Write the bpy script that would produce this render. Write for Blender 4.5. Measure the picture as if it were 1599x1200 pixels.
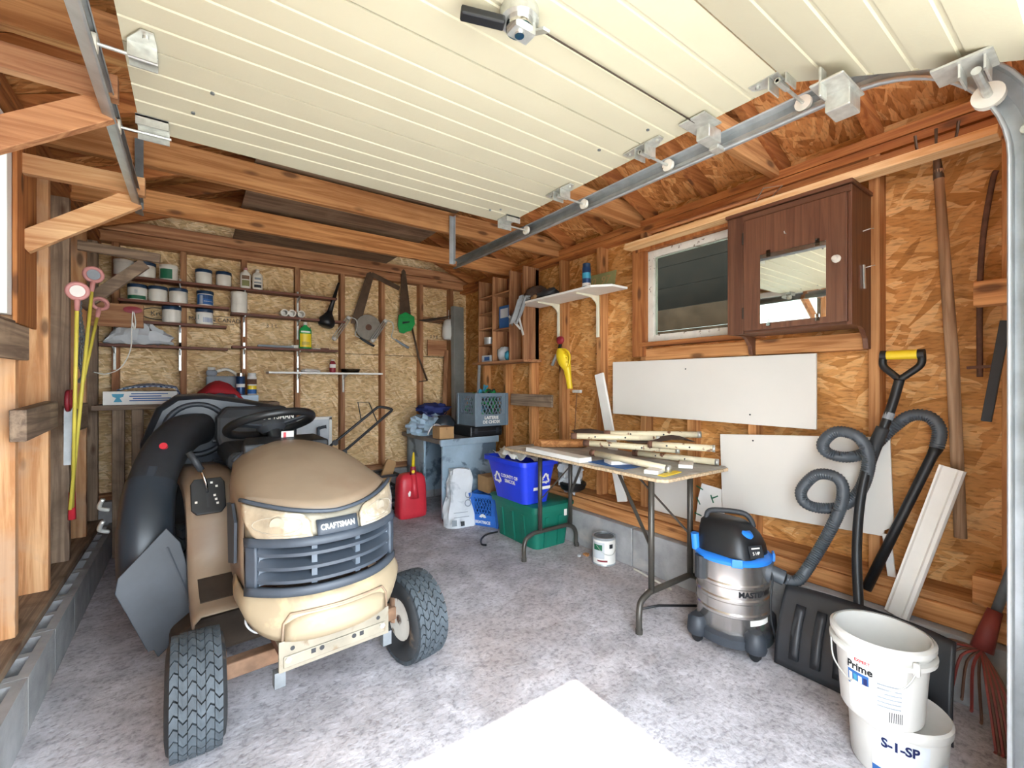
import bpy, math, random
from mathutils import Vector, Matrix, noise
for o in list(bpy.data.objects): bpy.data.objects.remove(o)
random.seed(7)
SC = bpy.context.scene
COL = SC.collection
R = math.radians
PI = math.pi

# ---------------------------------------------------------------- camera
cam_d = bpy.data.cameras.new('camera')
cam = bpy.data.objects.new('camera', cam_d); COL.objects.link(cam)
cam_d.sensor_fit = 'HORIZONTAL'; cam_d.sensor_width = 36.0
cam_d.lens = 693.0/1599.0*36.0
cam_d.clip_start = 0.02; cam_d.clip_end = 300
cam.location = (0, 0, 1.3); cam.rotation_euler = (R(90), 0, -R(35.70))
SC.camera = cam
# ---------------------------------------------------------------- world, sun, exposure
SKY_STRENGTH = 3.2
SUN_STRENGTH = 3.6
EXPOSURE = 2.4
wd = bpy.data.worlds.new('sky'); SC.world = wd; wd.use_nodes = True
nt = wd.node_tree; nt.nodes.clear()
wo = nt.nodes.new('ShaderNodeOutputWorld'); bg = nt.nodes.new('ShaderNodeBackground')
bg.inputs['Color'].default_value = (0.80, 0.90, 1.0, 1); bg.inputs['Strength'].default_value = SKY_STRENGTH
nt.links.new(bg.outputs[0], wo.inputs[0])
sun_d = bpy.data.lights.new('sun', 'SUN'); sun_d.energy = SUN_STRENGTH; sun_d.angle = R(0.5)
sun_d.color = (1.0, 0.96, 0.90)
sun = bpy.data.objects.new('sun', sun_d); COL.objects.link(sun)
sun.location = (0.6, -6, 8)
sun.rotation_euler = (R(90-53.1), 0, 0)      # shines towards +Y and down through the open door
vs = SC.view_settings
vs.view_transform = 'Standard'; vs.look = 'None'; vs.gamma = 1.0; vs.use_curve_mapping = False
vs.exposure = EXPOSURE

# ---------------------------------------------------------------- materials
MATS = {}
def lin(h):
    h = h.lstrip('#'); c = [int(h[i:i+2], 16)/255 for i in (0, 2, 4)]
    return tuple((x/12.92 if x <= .04045 else ((x+.055)/1.055)**2.4) for x in c) + (1,)
def newmat(name):
    m = bpy.data.materials.new(name); m.use_nodes = True
    t = m.node_tree; t.nodes.clear()
    out = t.nodes.new('ShaderNodeOutputMaterial'); p = t.nodes.new('ShaderNodeBsdfPrincipled')
    t.links.new(p.outputs[0], out.inputs[0])
    MATS[name] = m
    return m, t, p
def N(t, kind, **kw):
    n = t.nodes.new('ShaderNode'+kind)
    for k, v in kw.items():
        if k in n.inputs.keys() and not hasattr(n, k): n.inputs[k].default_value = v
        else: setattr(n, k, v)
    return n
def ramp(t, fac, stops):
    r = t.nodes.new('ShaderNodeValToRGB'); e = r.color_ramp.elements
    e[0].position, e[0].color = stops[0]; e[1].position, e[1].color = stops[-1]
    for s in stops[1:-1]:
        x = e.new(s[0]); x.color = s[1]
    t.links.new(fac, r.inputs[0]); return r.outputs[0]
def mixc(t, a, b, fac, mode='MIX'):
    m = t.nodes.new('ShaderNodeMix'); m.data_type = 'RGBA'; m.blend_type = mode
    for sock, v in ((m.inputs[0], fac), (m.inputs[6], a), (m.inputs[7], b)):
        if hasattr(v, 'links'): t.links.new(v, sock)
        else: sock.default_value = v
    return m.outputs[2]
def coords(t, scale=(1, 1, 1), rot=(0, 0, 0), rnd=True):
    tc = t.nodes.new('ShaderNodeTexCoord'); src = tc.outputs['Object']
    if rnd:
        oi = t.nodes.new('ShaderNodeObjectInfo'); mu = N(t, 'Math', operation='MULTIPLY'); mu.inputs[1].default_value = 41.0
        t.links.new(oi.outputs['Random'], mu.inputs[0])
        ad = N(t, 'VectorMath', operation='ADD'); t.links.new(src, ad.inputs[0]); t.links.new(mu.outputs[0], ad.inputs[1]); src = ad.outputs[0]
    mp = t.nodes.new('ShaderNodeMapping'); mp.inputs['Scale'].default_value = scale; mp.inputs['Rotation'].default_value = rot
    t.links.new(src, mp.inputs[0]); return mp.outputs[0]
def tex_noise(t, vec, scale, detail=4, dist=0.0, rough=.55):
    n = N(t, 'TexNoise'); n.inputs['Scale'].default_value = scale; n.inputs['Detail'].default_value = detail
    n.inputs['Distortion'].default_value = dist; n.inputs['Roughness'].default_value = rough
    t.links.new(vec, n.inputs['Vector']); return n.outputs[0]
def add_bump(t, p, h, strength, dist=.01):
    b = t.nodes.new('ShaderNodeBump'); b.inputs['Strength'].default_value = strength; b.inputs['Distance'].default_value = dist
    t.links.new(h, b.inputs['Height']); t.links.new(b.outputs[0], p.inputs['Normal'])
def plain(name, hx, rough=.5, metal=0.0, var=.10, vs=9, bump=0, bs=60, spots=None, coat=0, trans=0):
    if name in MATS: return MATS[name]
    m, t, p = newmat(name); c = lin(hx)
    v = coords(t)
    f = tex_noise(t, v, vs, 5)
    lo = tuple(x*(1-var*1.6) for x in c[:3])+(1,); hi = tuple(min(1, x*(1+var)) for x in c[:3])+(1,)
    col = ramp(t, f, [(.3, lo), (.7, hi)])
    if spots:
        s = tex_noise(t, v, spots[1], 6, .4)
        col = mixc(t, col, lin(spots[0]), ramp(t, s, [(spots[2], (0, 0, 0, 1)), (spots[2]+spots[3], (1, 1, 1, 1))]))
    t.links.new(col, p.inputs['Base Color'])
    p.inputs['Roughness'].default_value = rough; p.inputs['Metallic'].default_value = metal
    if coat: p.inputs['Coat Weight'].default_value = coat
    if bump: add_bump(t, p, tex_noise(t, v, bs, 4), bump, .004)
    return m
def wood(name, dark, light, axis, rough=.75, grain=1.0, knots=True, stain=None, bump=.25):
    if name in MATS: return MATS[name]
    m, t, p = newmat(name)
    i = 'XYZ'.index(axis)
    sc = [30*grain]*3; sc[i] = 1.3*grain
    v = coords(t, tuple(sc))
    g = tex_noise(t, v, 1.0, 6, .9, .6)
    col = ramp(t, g, [(.32, tuple(x*.80 for x in lin(dark)[:3])+(1,)), (.42, lin(dark)), (.54, tuple((a+b)/2 for a, b in zip(lin(dark), lin(light)))), (.70, lin(light))])
    v2 = coords(t, (1, 1, 1))
    big = tex_noise(t, v2, 2.3, 3)
    col = mixc(t, col, tuple(x*.72 for x in lin(dark)[:3])+(1,), ramp(t, big, [(.52, (0, 0, 0, 1)), (.8, (.55, .55, .55, 1))]))
    if stain:
        s = tex_noise(t, v2, 3.7, 5, .6)
        col = mixc(t, col, lin(stain), ramp(t, s, [(.48, (0, 0, 0, 1)), (.66, (.8, .8, .8, 1))]))
    if knots:
        ks = [9, 9, 9]; ks[i] = 3.2
        vo = N(t, 'TexVoronoi'); vo.inputs['Scale'].default_value = 1.0; t.links.new(coords(t, tuple(ks)), vo.inputs['Vector'])
        col = mixc(t, lin('4a2812'), col, ramp(t, vo.outputs['Distance'], [(.10, (.25, .25, .25, 1)), (.20, (1, 1, 1, 1))]))
    oi = t.nodes.new('ShaderNodeObjectInfo')
    col = mixc(t, col, mixc(t, (.82, .80, .78, 1), (1.12, 1.06, 1.0, 1), oi.outputs['Random']), 1.0, 'MULTIPLY')
    t.links.new(col, p.inputs['Base Color']); p.inputs['Roughness'].default_value = rough
    add_bump(t, p, g, bump, .004)
    return m
def osb(name, plane, cols, rnd=True, fs=1.0):
    """strand board: several crossed layers of long thin flakes"""
    m, t, p = newmat(name)
    tc = t.nodes.new('ShaderNodeTexCoord'); sp = t.nodes.new('ShaderNodeSeparateXYZ'); t.links.new(tc.outputs['Object'], sp.inputs[0])
    cb = t.nodes.new('ShaderNodeCombineXYZ')
    t.links.new(sp.outputs[plane[0]], cb.inputs[0]); t.links.new(sp.outputs[plane[1]], cb.inputs[1])
    wob = N(t, 'TexNoise'); wob.inputs['Scale'].default_value = 6; wob.inputs['Detail'].default_value = 3; t.links.new(cb.outputs[0], wob.inputs['Vector'])
    sub = N(t, 'VectorMath', operation='SUBTRACT'); t.links.new(wob.outputs['Color'], sub.inputs[0]); sub.inputs[1].default_value = (.5, .5, .5)
    scl = N(t, 'VectorMath', operation='SCALE'); scl.inputs['Scale'].default_value = .05; t.links.new(sub.outputs[0], scl.inputs[0])
    ad = N(t, 'VectorMath', operation='ADD'); t.links.new(cb.outputs[0], ad.inputs[0]); t.links.new(scl.outputs[0], ad.inputs[1])
    layers = []
    for k, (ang, sx, sy) in enumerate(((4, 8, 46), (-14, 9, 50), (22, 9, 48), (-58, 11, 46))):
        mp = t.nodes.new('ShaderNodeMapping'); mp.vector_type = 'TEXTURE'
        mp.inputs['Rotation'].default_value = (0, 0, R(ang)); mp.inputs['Scale'].default_value = (fs/sx, fs/sy, 1); mp.inputs['Location'].default_value = (k*.37, k*.61, 0)
        t.links.new(ad.outputs[0], mp.inputs[0])
        vo = N(t, 'TexVoronoi'); vo.inputs['Scale'].default_value = 1.0; vo.voronoi_dimensions = '2D'; vo.distance = 'MANHATTAN'; t.links.new(mp.outputs[0], vo.inputs['Vector'])
        sep = t.nodes.new('ShaderNodeSeparateColor'); t.links.new(vo.outputs['Color'], sep.inputs[0])
        layers.append((sep.outputs[0], sep.outputs[1], vo.outputs['Distance']))
    def colr(f): return ramp(t, f, [(0, lin(cols[0])), (.35, lin(cols[1])), (.7, lin(cols[2])), (1, lin(cols[3]))])
    col = colr(layers[0][0]); h = layers[0][0]
    for k in (1, 2, 3):
        mask = N(t, 'Math', operation='GREATER_THAN'); mask.inputs[1].default_value = (.45, .62, .72)[k-1]; t.links.new(layers[k][1], mask.inputs[0])
        col = mixc(t, col, colr(layers[k][0]), mask.outputs[0])
        hm = t.nodes.new('ShaderNodeMix'); t.links.new(mask.outputs[0], hm.inputs[0]); t.links.new(h, hm.inputs[2]); t.links.new(layers[k][0], hm.inputs[3]); h = hm.outputs[0]
    fine = t.nodes.new('ShaderNodeMapping'); fine.inputs['Scale'].default_value = (20, 90, 1); t.links.new(ad.outputs[0], fine.inputs[0])
    fn = tex_noise(t, fine.outputs[0], 1, 4)
    col = mixc(t, col, ramp(t, fn, [(.34, (.66, .60, .54, 1)), (.48, (1, 1, 1, 1)), (.66, (1.12, 1.09, 1.05, 1))]), 1.0, 'MULTIPLY')
    bigm = tex_noise(t, cb.outputs[0], 1.6, 3)
    col = mixc(t, col, ramp(t, bigm, [(.3, (.84, .80, .76, 1)), (.7, (1.08, 1.06, 1.05, 1))]), 1.0, 'MULTIPLY')
    t.links.new(col, p.inputs['Base Color']); p.inputs['Roughness'].default_value = .72
    add_bump(t, p, h, .5, .004)
    return m
def glass(name, tint='dfe8e4', rough=0.0, face=.25):
    if name in MATS: return MATS[name]
    m = bpy.data.materials.new(name); m.use_nodes = True; t = m.node_tree; t.nodes.clear()
    out = t.nodes.new('ShaderNodeOutputMaterial'); mx = t.nodes.new('ShaderNodeMixShader')
    tr = t.nodes.new('ShaderNodeBsdfTransparent'); tr.inputs[0].default_value = lin(tint)
    gl = t.nodes.new('ShaderNodeBsdfGlossy'); gl.inputs['Roughness'].default_value = rough
    lw = t.nodes.new('ShaderNodeLayerWeight'); lw.inputs[0].default_value = face
    t.links.new(lw.outputs['Fresnel'], mx.inputs[0]); t.links.new(tr.outputs[0], mx.inputs[1]); t.links.new(gl.outputs[0], mx.inputs[2]); t.links.new(mx.outputs[0], out.inputs[0])
    MATS[name] = m; return m

# ---------------------------------------------------------------- mesh builder
V = Vector
def basis(dirv, up=(0, 0, 1)):
    z = V(dirv).normalized(); u = V(up)
    if abs(z.dot(u.normalized())) > .999: u = V((1, 0, 0)) if abs(z.x) < .9 else V((0, 1, 0))
    x = u.cross(z).normalized(); y = z.cross(x).normalized()
    return x, y, z
class MB:
    def __init__(s): s.v = []; s.f = []; s.M = None
    def _add(s, vs, fs):
        o = len(s.v)
        if s.M is not None: vs = [s.M @ V(a) for a in vs]
        s.v += [tuple(a) for a in vs]; s.f += [tuple(i+o for i in q) for q in fs]; return s
    def box(s, x0, x1, y0, y1, z0, z1):
        return s._add([(x0, y0, z0), (x1, y0, z0), (x1, y1, z0), (x0, y1, z0), (x0, y0, z1), (x1, y0, z1), (x1, y1, z1), (x0, y1, z1)],
                      [(0, 3, 2, 1), (4, 5, 6, 7), (0, 1, 5, 4), (1, 2, 6, 5), (2, 3, 7, 6), (3, 0, 4, 7)])
    def taper(s, b, t, z0, z1):      # frustum of rectangles b,t = (x0,x1,y0,y1)
        return s._add([(b[0], b[2], z0), (b[1], b[2], z0), (b[1], b[3], z0), (b[0], b[3], z0), (t[0], t[2], z1), (t[1], t[2], z1), (t[1], t[3], z1), (t[0], t[3], z1)],
                      [(0, 3, 2, 1), (4, 5, 6, 7), (0, 1, 5, 4), (1, 2, 6, 5), (2, 3, 7, 6), (3, 0, 4, 7)])
    def beam(s, p, q, w, h, up=(0, 0, 1)):   # w across, h along up
        p, q = V(p), V(q); x, y, z = basis(q-p, up)
        vs = []
        for e in (p, q):
            for a, b in ((-1, -1), (1, -1), (1, 1), (-1, 1)): vs.append(e+x*(a*w/2)+y*(b*h/2))
        return s._add(vs, [(0, 3, 2, 1), (4, 5, 6, 7), (0, 1, 5, 4), (1, 2, 6, 5), (2, 3, 7, 6), (3, 0, 4, 7)])
    def cyl(s, p, q, r0, r1=None, n=20, cap=True):
        r1 = r0 if r1 is None else r1
        p, q = V(p), V(q); x, y, z = basis(q-p)
        vs = []
        for e, r in ((p, r0), (q, r1)):
            for k in range(n):
                a = 2*PI*k/n; vs.append(e+x*(math.cos(a)*r)+y*(math.sin(a)*r))
        fs = [(k, (k+1) % n, n+(k+1) % n, n+k) for k in range(n)]
        if cap: fs += [tuple(range(n-1, -1, -1)), tuple(range(n, 2*n))]
        return s._add(vs, fs)
    def tube(s, pts, r, n=10, closed=False, cap=True):
        pts = [V(p) for p in pts]; m = len(pts); rs = r if isinstance(r, (list, tuple)) else [r]*m
        vs = []; prev = None
        for i, p in enumerate(pts):
            a = pts[(i-1) % m] if (closed or i > 0) else p; b = pts[(i+1) % m] if (closed or i < m-1) else p
            t = (b-a).normalized()
            if prev is None: x, y, _ = basis(t)
            else:
                x = prev-t*prev.dot(t)
                x = x.normalized() if x.length > 1e-6 else basis(t)[0]
                y = t.cross(x)
            prev = x
            for k in range(n):
                an = 2*PI*k/n; vs.append(p+x*(math.cos(an)*rs[i])+y*(math.sin(an)*rs[i]))
        fs = []
        for i in range(m if closed else m-1):
            j = (i+1) % m
            for k in range(n): fs.append((i*n+k, i*n+(k+1) % n, j*n+(k+1) % n, j*n+k))
        if cap and not closed: fs += [tuple(range(n-1, -1, -1)), tuple(range((m-1)*n, m*n))]
        return s._add(vs, fs)
    def lathe(s, prof, n=32, M=None, sx=1, sy=1, cap=True):   # prof [(r,z)]
        vs = []; fs = []
        for r, z in prof:
            for k in range(n):
                a = 2*PI*k/n; vs.append(V((math.cos(a)*r*sx, math.sin(a)*r*sy, z)))
        for i in range(len(prof)-1):
            for k in range(n): fs.append((i*n+k, i*n+(k+1) % n, (i+1)*n+(k+1) % n, (i+1)*n+k))
        if cap and prof[0][0] > 1e-5: fs.append(tuple(range(n-1, -1, -1)))
        if cap and prof[-1][0] > 1e-5: fs.append(tuple(range((len(prof)-1)*n, len(prof)*n)))
        if M is not None: vs = [M @ a for a in vs]
        return s._add(vs, fs)
    def prism(s, pts, M, d):      # outline in local xy, extruded along local z by d
        n = len(pts)
        ar = sum(pts[i][0]*pts[(i+1) % n][1]-pts[(i+1) % n][0]*pts[i][1] for i in range(n))
        if ar < 0: pts = pts[::-1]
        vs = [M @ V((a, b, 0)) for a, b in pts]+[M @ V((a, b, d)) for a, b in pts]
        fs = [tuple(range(n-1, -1, -1)), tuple(range(n, 2*n))]+[(i, (i+1) % n, n+(i+1) % n, n+i) for i in range(n)]
        return s._add(vs, fs)
    def grid(s, rows, closed=False):
        m, n = len(rows), len(rows[0]); vs = [p for r in rows for p in r]; fs = []
        for i in range(m-1):
            for k in range(n if closed else n-1): fs.append((i*n+k, i*n+(k+1) % n, (i+1)*n+(k+1) % n, (i+1)*n+k))
        return s._add(vs, fs)
    def loft(s, rings):           # closed rings with end caps
        n = len(rings[0]); o = len(rings)
        s.grid(rings, True); b = len(s.v)-o*n
        s.f.append(tuple(b+k for k in range(n-1, -1, -1))); s.f.append(tuple(b+(o-1)*n+k for k in range(n)))
        return s
    def mesh(s, name, inv=None):
        me = bpy.data.meshes.new(name)
        vs = s.v if inv is None else [tuple(inv @ V(a)) for a in s.v]
        me.from_pydata(vs, [], s.f); me.validate(); me.update(); return me
def AX(origin, xa, ya):
    x = V(xa).normalized(); y = V(ya).normalized(); z = x.cross(y).normalized(); y = z.cross(x)
    M = Matrix((x, y, z)).transposed().to_4x4(); M.translation = V(origin); return M
XZ = lambda y: AX((0, y, 0), (1, 0, 0), (0, 0, 1))         # local xy -> world xz, extrudes to -Y
YZ = lambda x: AX((x, 0, 0), (0, 1, 0), (0, 0, 1))         # local xy -> world yz, extrudes to +X
ROOT = {}
def finish(o, smooth, bevel, solid=0, subd=0):
    me = o.data
    if smooth:
        for q in me.polygons: q.use_smooth = True
        if smooth is not True: me.set_sharp_from_angle(angle=R(smooth))
    if solid:
        md = o.modifiers.new('solid', 'SOLIDIFY'); md.thickness = solid; md.offset = 0
    if bevel:
        md = o.modifiers.new('bevel', 'BEVEL'); md.width = bevel; md.segments = 2; md.limit_method = 'ANGLE'; md.angle_limit = R(40)
    if subd:
        md = o.modifiers.new('sub', 'SUBSURF'); md.levels = subd; md.render_levels = subd
def part(name, mb, m, parent, smooth=False, bevel=0, label=None, kind=None, solid=0, subd=0):
    inv = ROOT.get(parent.name) if parent is not None else None
    me = mb.mesh(name, inv); me.materials.append(MATS[m] if isinstance(m, str) else m)
    o = bpy.data.objects.new(name, me); COL.objects.link(o)
    o.parent = parent
    if parent is not None and parent.name in ROOT: ROOT[o.name] = ROOT[parent.name]   # parts carry no offset of their own
    finish(o, smooth, bevel, solid, subd)
    if label: o['label'] = label
    if kind: o['kind'] = kind
    return o
def thing(name, label, cat, loc=(0, 0, 0), rz=0, group=None, world=True):
    o = bpy.data.objects.new(name, None); COL.objects.link(o); o.empty_display_size = .05
    o.location = loc; o.rotation_euler = (0, 0, rz)
    o['label'] = label; o['category'] = cat
    if group: o['group'] = group
    if world: ROOT[o.name] = (Matrix.Translation(V(loc)) @ Matrix.Rotation(rz, 4, 'Z')).inverted()
    return o
def single(name, mb, m, label, cat, group=None, smooth=False, bevel=0, kind=None, solid=0, subd=0):
    """a thing that is one mesh, its origin at the centre of its base"""
    xs = [a[0] for a in mb.v]; ys = [a[1] for a in mb.v]; zs = [a[2] for a in mb.v]
    b = V(((min(xs)+max(xs))/2, (min(ys)+max(ys))/2, min(zs)))
    me = mb.mesh(name, Matrix.Translation(-b)); me.materials.append(MATS[m] if isinstance(m, str) else m)
    o = bpy.data.objects.new(name, me); COL.objects.link(o); o.location = b
    ROOT[o.name] = Matrix.Translation(-b)
    finish(o, smooth, bevel, solid, subd)
    if label: o['label'] = label
    if cat: o['category'] = cat
    if group: o['group'] = group
    if kind: o['kind'] = kind
    return o
def struct(name, mb, m, **kw):
    return single(name, mb, m, None, None, kind='structure', **kw)
def text(name, s, size, M, m, parent, bend=None, ext=.0006, align='CENTER', wx=1.0, bold=0.0, label=None):
    cu = bpy.data.curves.new(name, 'FONT'); cu.body = s; cu.size = size; cu.align_x = align; cu.align_y = 'CENTER'; cu.extrude = ext; cu.offset = bold
    cu.resolution_u = 3
    ob = bpy.data.objects.new(name+'_c', cu); me = bpy.data.meshes.new_from_object(ob)
    bpy.data.objects.remove(ob)
    mb = MB()
    for v_ in me.vertices:
        a = V(v_.co); a.x *= wx
        mb.v.append(tuple(bend(a) if bend else M @ a))
    mb.f = [tuple(q.vertices) for q in me.polygons]
    bpy.data.meshes.remove(me)
    return part(name, mb, m, parent, label=label)
def catmull(pts, k=8):
    pts = [V(p) for p in pts]; out = []
    for i in range(len(pts)-1):
        p0 = pts[max(i-1, 0)]; p1 = pts[i]; p2 = pts[i+1]; p3 = pts[min(i+2, len(pts)-1)]
        for j in range(k):
            t = j/k
            out.append(.5*((2*p1)+(-p0+p2)*t+(2*p0-5*p1+4*p2-p3)*t*t+(-p0+3*p1-3*p2+p3)*t**3))
    out.append(pts[-1]); return out
def blob(mb, c, r, n=14, m=10, amp=.2, freq=3.0, seed=0, flat=None):
    """irregular soft lump"""
    rows = []
    for i in range(m+1):
        th = PI*i/m; row = []
        for k in range(n):
            ph = 2*PI*k/n
            d = V((math.sin(th)*math.cos(ph), math.sin(th)*math.sin(ph), math.cos(th)))
            f = 1+amp*noise.noise(d*freq+V((seed, seed*1.7, 0)))
            p = V((c[0]+d.x*r[0]*f, c[1]+d.y*r[1]*f, c[2]+d.z*r[2]*f))
            if flat is not None and p.z < flat: p.z = flat
            row.append(p)
        rows.append(row)
    mb.grid(rows, True); return mb

# ---- palette
for a in 'XYZ':
    wood('pine_'+a, 'a8703f', 'd9a36c', a)
    wood('pine_back_'+a, '946341', 'c4946a', a)
    wood('pine_grey_'+a, '7d6a5a', 'b29c84', a, stain='6a5848')
    wood('roof_wood_'+a, '96582a', 'c4844a', a)
    wood('redwood_'+a, '5f3425', '8a5440', a, knots=False, rough=.6)
    wood('dark_wood_'+a, '5e3b2a', '74503a', a, knots=False, rough=.5, grain=1.4)
wood('pine_pale_Z', 'c79060', 'ecc394', 'Z', stain='c9a98c')
wood('pine_pale_Y', 'dcae78', 'f6dcae', 'Y', knots=False)
wood('pine_pale_X', 'c08a5c', 'e6bd90', 'X')
wood('handle_wood', '93755a', 'bfa285', 'Z', knots=False)
wood('plywood_X', '6b5646', '97806a', 'X', knots=False, grain=.8, stain='8d7a66')
osb('osb_right', 'YZ', ('b07838', 'c98f4f', 'd39c5c', 'e4b67c'), fs=1.5)
osb('osb_left', 'YZ', ('9c6c3b', 'b88a52', 'c99b62', 'dcb47c'))
osb('osb_back', 'XZ', ('c09c6c', 'd8b988', 'e2c697', 'f2dcb4'), fs=.9)
osb('osb_roof', 'XY', ('9a5f2c', 'bd7f45', 'cf9257', 'e0ac72'), fs=1.2)
plain('galv', 'b4babd', .40, .45, .12, 14)
plain('galv_dark', '767c80', .5, .4, .15, 14)
plain('duct_grey', '85857f', .55, .15, .12, 6)
plain('zinc', 'c3c5c0', .32, .6, .12, 40)
plain('door_cream', 'bcb7a0', .55, 0, .02, 6, .08, 90)
plain('door_edge', 'e6e2cc', .5, 0, .03)
plain('white_paint', 'eceae4', .45, 0, .04, 6)
plain('white_panel', 'dcd8d0', .42, 0, .02, 2)
plain('white_plastic', 'cbc9c3', .38, 0, .03)
plain('old_white', 'd9d4c8', .55, 0, .08, 12, spots=('7a6a58', 22, .62, .05))
plain('black_plastic', '1b1d20', .42, 0, .2)
plain('black_soft', '2f3236', .6, 0, .2)
plain('dark_grey_plastic', '33383f', .5, 0, .12)
plain('bag_black', '2c333a', .38, 0, .12, 5, .05, 30)
plain('rubber', '434b51', .72, 0, .2, 18)
plain('tire_side', '26282a', .75, 0, .2, 12, spots=('6a5a4a', 9, .62, .1))
plain('tan_plastic', '97846f', .42, 0, .08, 4, spots=('8a7460', 3, .46, .2))
plain('tan_pale', '9e8f76', .4, 0, .05, 4, spots=('c4b08a', 7, .55, .15))
plain('grille_grey', '59636e', .5, 0, .1, 9)
plain('grille_dark', '3e4650', .5, 0, .1, 9)
plain('lens', 'a89a84', .10, 0, .18, 16, .25, 22, spots=('cfc6b4', 11, .52, .12), coat=.6)
plain('reflector', 'bdb5a4', .2, .3, .1, 20)
plain('plate_grey', '8f8878', .5, .3, .12, 10, spots=('7a6a55', 12, .6, .08))
plain('rust', '6b4a3a', .85, .1, .25, 20)
plain('rust_tan', '8a6a52', .8, .1, .25, 14)
plain('red_plastic', 'd63542', .4, 0, .06)
plain('red_dark', '8f2430', .5, 0, .12)
plain('red_cloth', 'b3242e', .8, 0, .12)
plain('yellow', 'f0cf2a', .4, 0, .06)
plain('yellow_stick', 'e0cf57', .5, 0, .08)
plain('pink', 'c98a86', .5, 0, .08)
plain('blue_bin', '2440d8', .38, 0, .05)
plain('blue_crate', '2f6ac0', .45, 0, .06)
plain('green_bin', '14705c', .45, 0, .08)
plain('green', '1f9a4c', .45, 0, .1)
plain('green_dark', '1f6a4a', .5, 0, .1)
plain('grey_crate', '6f7f8b', .5, 0, .06)
plain('navy', '1f2c66', .75, 0, .1)
plain('navy_lid', '1e3a58', .4, 0, .06)
plain('jar_white', 'e6e0d4', .35, 0, .04)
plain('sky_plastic', 'a9bfd0', .35, 0, .12, 9)
plain('cardboard', 'b08a5e', .8, 0, .08)
plain('paper', 'ece9e2', .8, 0, .04)
plain('paper_grey', 'c9cdd0', .8, 0, .06)
plain('ink', '25282c', .6, 0, .05)
plain('ink_blue', '2b5f9e', .6, 0, .05)
plain('ink_grey', '8b9298', .7, 0, .1)
plain('teal', '3a93b0', .5, 0, .1)
plain('chrome', 'd8d8d8', .12, 1, .04, 12)
plain('steel_drum', 'd2cdc8', .24, .92, .08, 5)
plain('shovel_black', '26282c', .42, 0, .15)
plain('vac_blue', '2a7fe0', .35, 0, .05)
plain('hose_grey', '4a5056', .45, 0, .1, 30)
plain('desk_grey', '9bb0bf', .45, .1, .12, 5, spots=('5c6e7c', 4, .55, .06))
plain('desk_top', '75706c', .5, 0, .15, 8)
plain('leg_brown', '54504a', .4, .5, .1)
plain('pole_cream', 'e2d6b6', .45, 0, .06, 12, spots=('7a4a2c', 15, .60, .05))
plain('saw_steel', '5e4a3a', .5, .4, .2, 14)
plain('grindstone', '8b8378', .85, 0, .1, 20)
plain('mirror', 'f2f5f0', .02, 1, .0)
plain('table_chip', 'c9b190', .8, 0, .25, 60)
plain('table_face', 'aeaca4', .6, 0, .22, 6, spots=('d8d6cc', 6, .55, .12))
plain('bag_paper', 'd7dadd', .7, 0, .07, 6, spots=('aab0b6', 9, .58, .1))
plain('concrete_block', 'a3a3a3', .9, 0, .14, 8, .5, 70, spots=('b9b3ac', 5, .55, .2))
plain('shed_dark', '221914', .8, 0, .4, 7)
plain('shed_mid', '6a5648', .8, 0, .3, 7)
plain('stain_dark', '3b3026', .85, 0, .25)
plain('leaf_red', '8a3a34', .55, 0, .15)
plain('rake_brown', '6a4a3a', .7, 0, .2)
plain('cloth_grey', '8d8f90', .9, 0, .15)
plain('cloth_brown', '4c3a30', .9, 0, .2)
plain('soap_green', '6fbf9a', .2, 0, .06)
plain('book_green', '8b8a5a', .7, 0, .12)
plain('spray_blue', '27456e', .35, .3, .08)
glass('pane', 'b9beb6', .01, .12)
glass('clear_plastic', 'c8c6be', .08, .45)
def floor_mat():
    m, t, p = newmat('concrete_floor')
    v = coords(t, rnd=False)
    big = tex_noise(t, v, 1.1, 4, .3); mid = tex_noise(t, v, 6, 6, .5); fine = tex_noise(t, v, 55, 5)
    st = tex_noise(t, coords(t, (22, 60, 1), (0, 0, R(35)), rnd=False), 1.0, 5, .6)
    col = ramp(t, mid, [(.28, lin('9c999b')), (.50, lin('b6b3b7')), (.70, lin('cfccd0'))])
    col = mixc(t, col, lin('ab9589'), ramp(t, big, [(.50, (0, 0, 0, 1)), (.72, (.5, .5, .5, 1))]))
    col = mixc(t, col, ramp(t, fine, [(.34, (.70, .69, .70, 1)), (.46, (1, 1, 1, 1)), (.66, (1.13, 1.13, 1.14, 1))]), 1.0, 'MULTIPLY')
    col = mixc(t, col, ramp(t, st, [(.38, (.62, .61, .62, 1)), (.46, (1, 1, 1, 1))]), .5, 'MULTIPLY')
    vo = N(t, 'TexVoronoi'); vo.feature = 'DISTANCE_TO_EDGE'; vo.inputs['Scale'].default_value = .8; t.links.new(coords(t, (1, 1, 1), rnd=False), vo.inputs['Vector'])
    wv = tex_noise(t, v, 14, 3)
    t.links.new(col, p.inputs['Base Color']); p.inputs['Roughness'].default_value = .82
    hm = mixc(t, mid, st, .25); hm = mixc(t, hm, fine, .45)
    add_bump(t, p, hm, .7, .013)
    return m
def gravel_mat():
    m, t, p = newmat('gravel')
    v = coords(t, rnd=False); f = tex_noise(t, v, 18, 6)
    t.links.new(ramp(t, f, [(.3, lin('9a958c')), (.7, lin('cfc9be'))]), p.inputs['Base Color']); p.inputs['Roughness'].default_value = .9
floor_mat(); gravel_mat()

XR, XRO = 2.68, 2.77      # right wall: stud face, sheathing face
YB, YBO = 4.75, 4.84      # back wall
XL, XLO = -.60, -.74      # left wall
RIDGE_X, EAVE_Z, SLOPE = 1.04, 2.50, .40
def roof_z(x): return EAVE_Z+SLOPE*(abs(XR-RIDGE_X)-abs(x-RIDGE_X))

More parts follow.
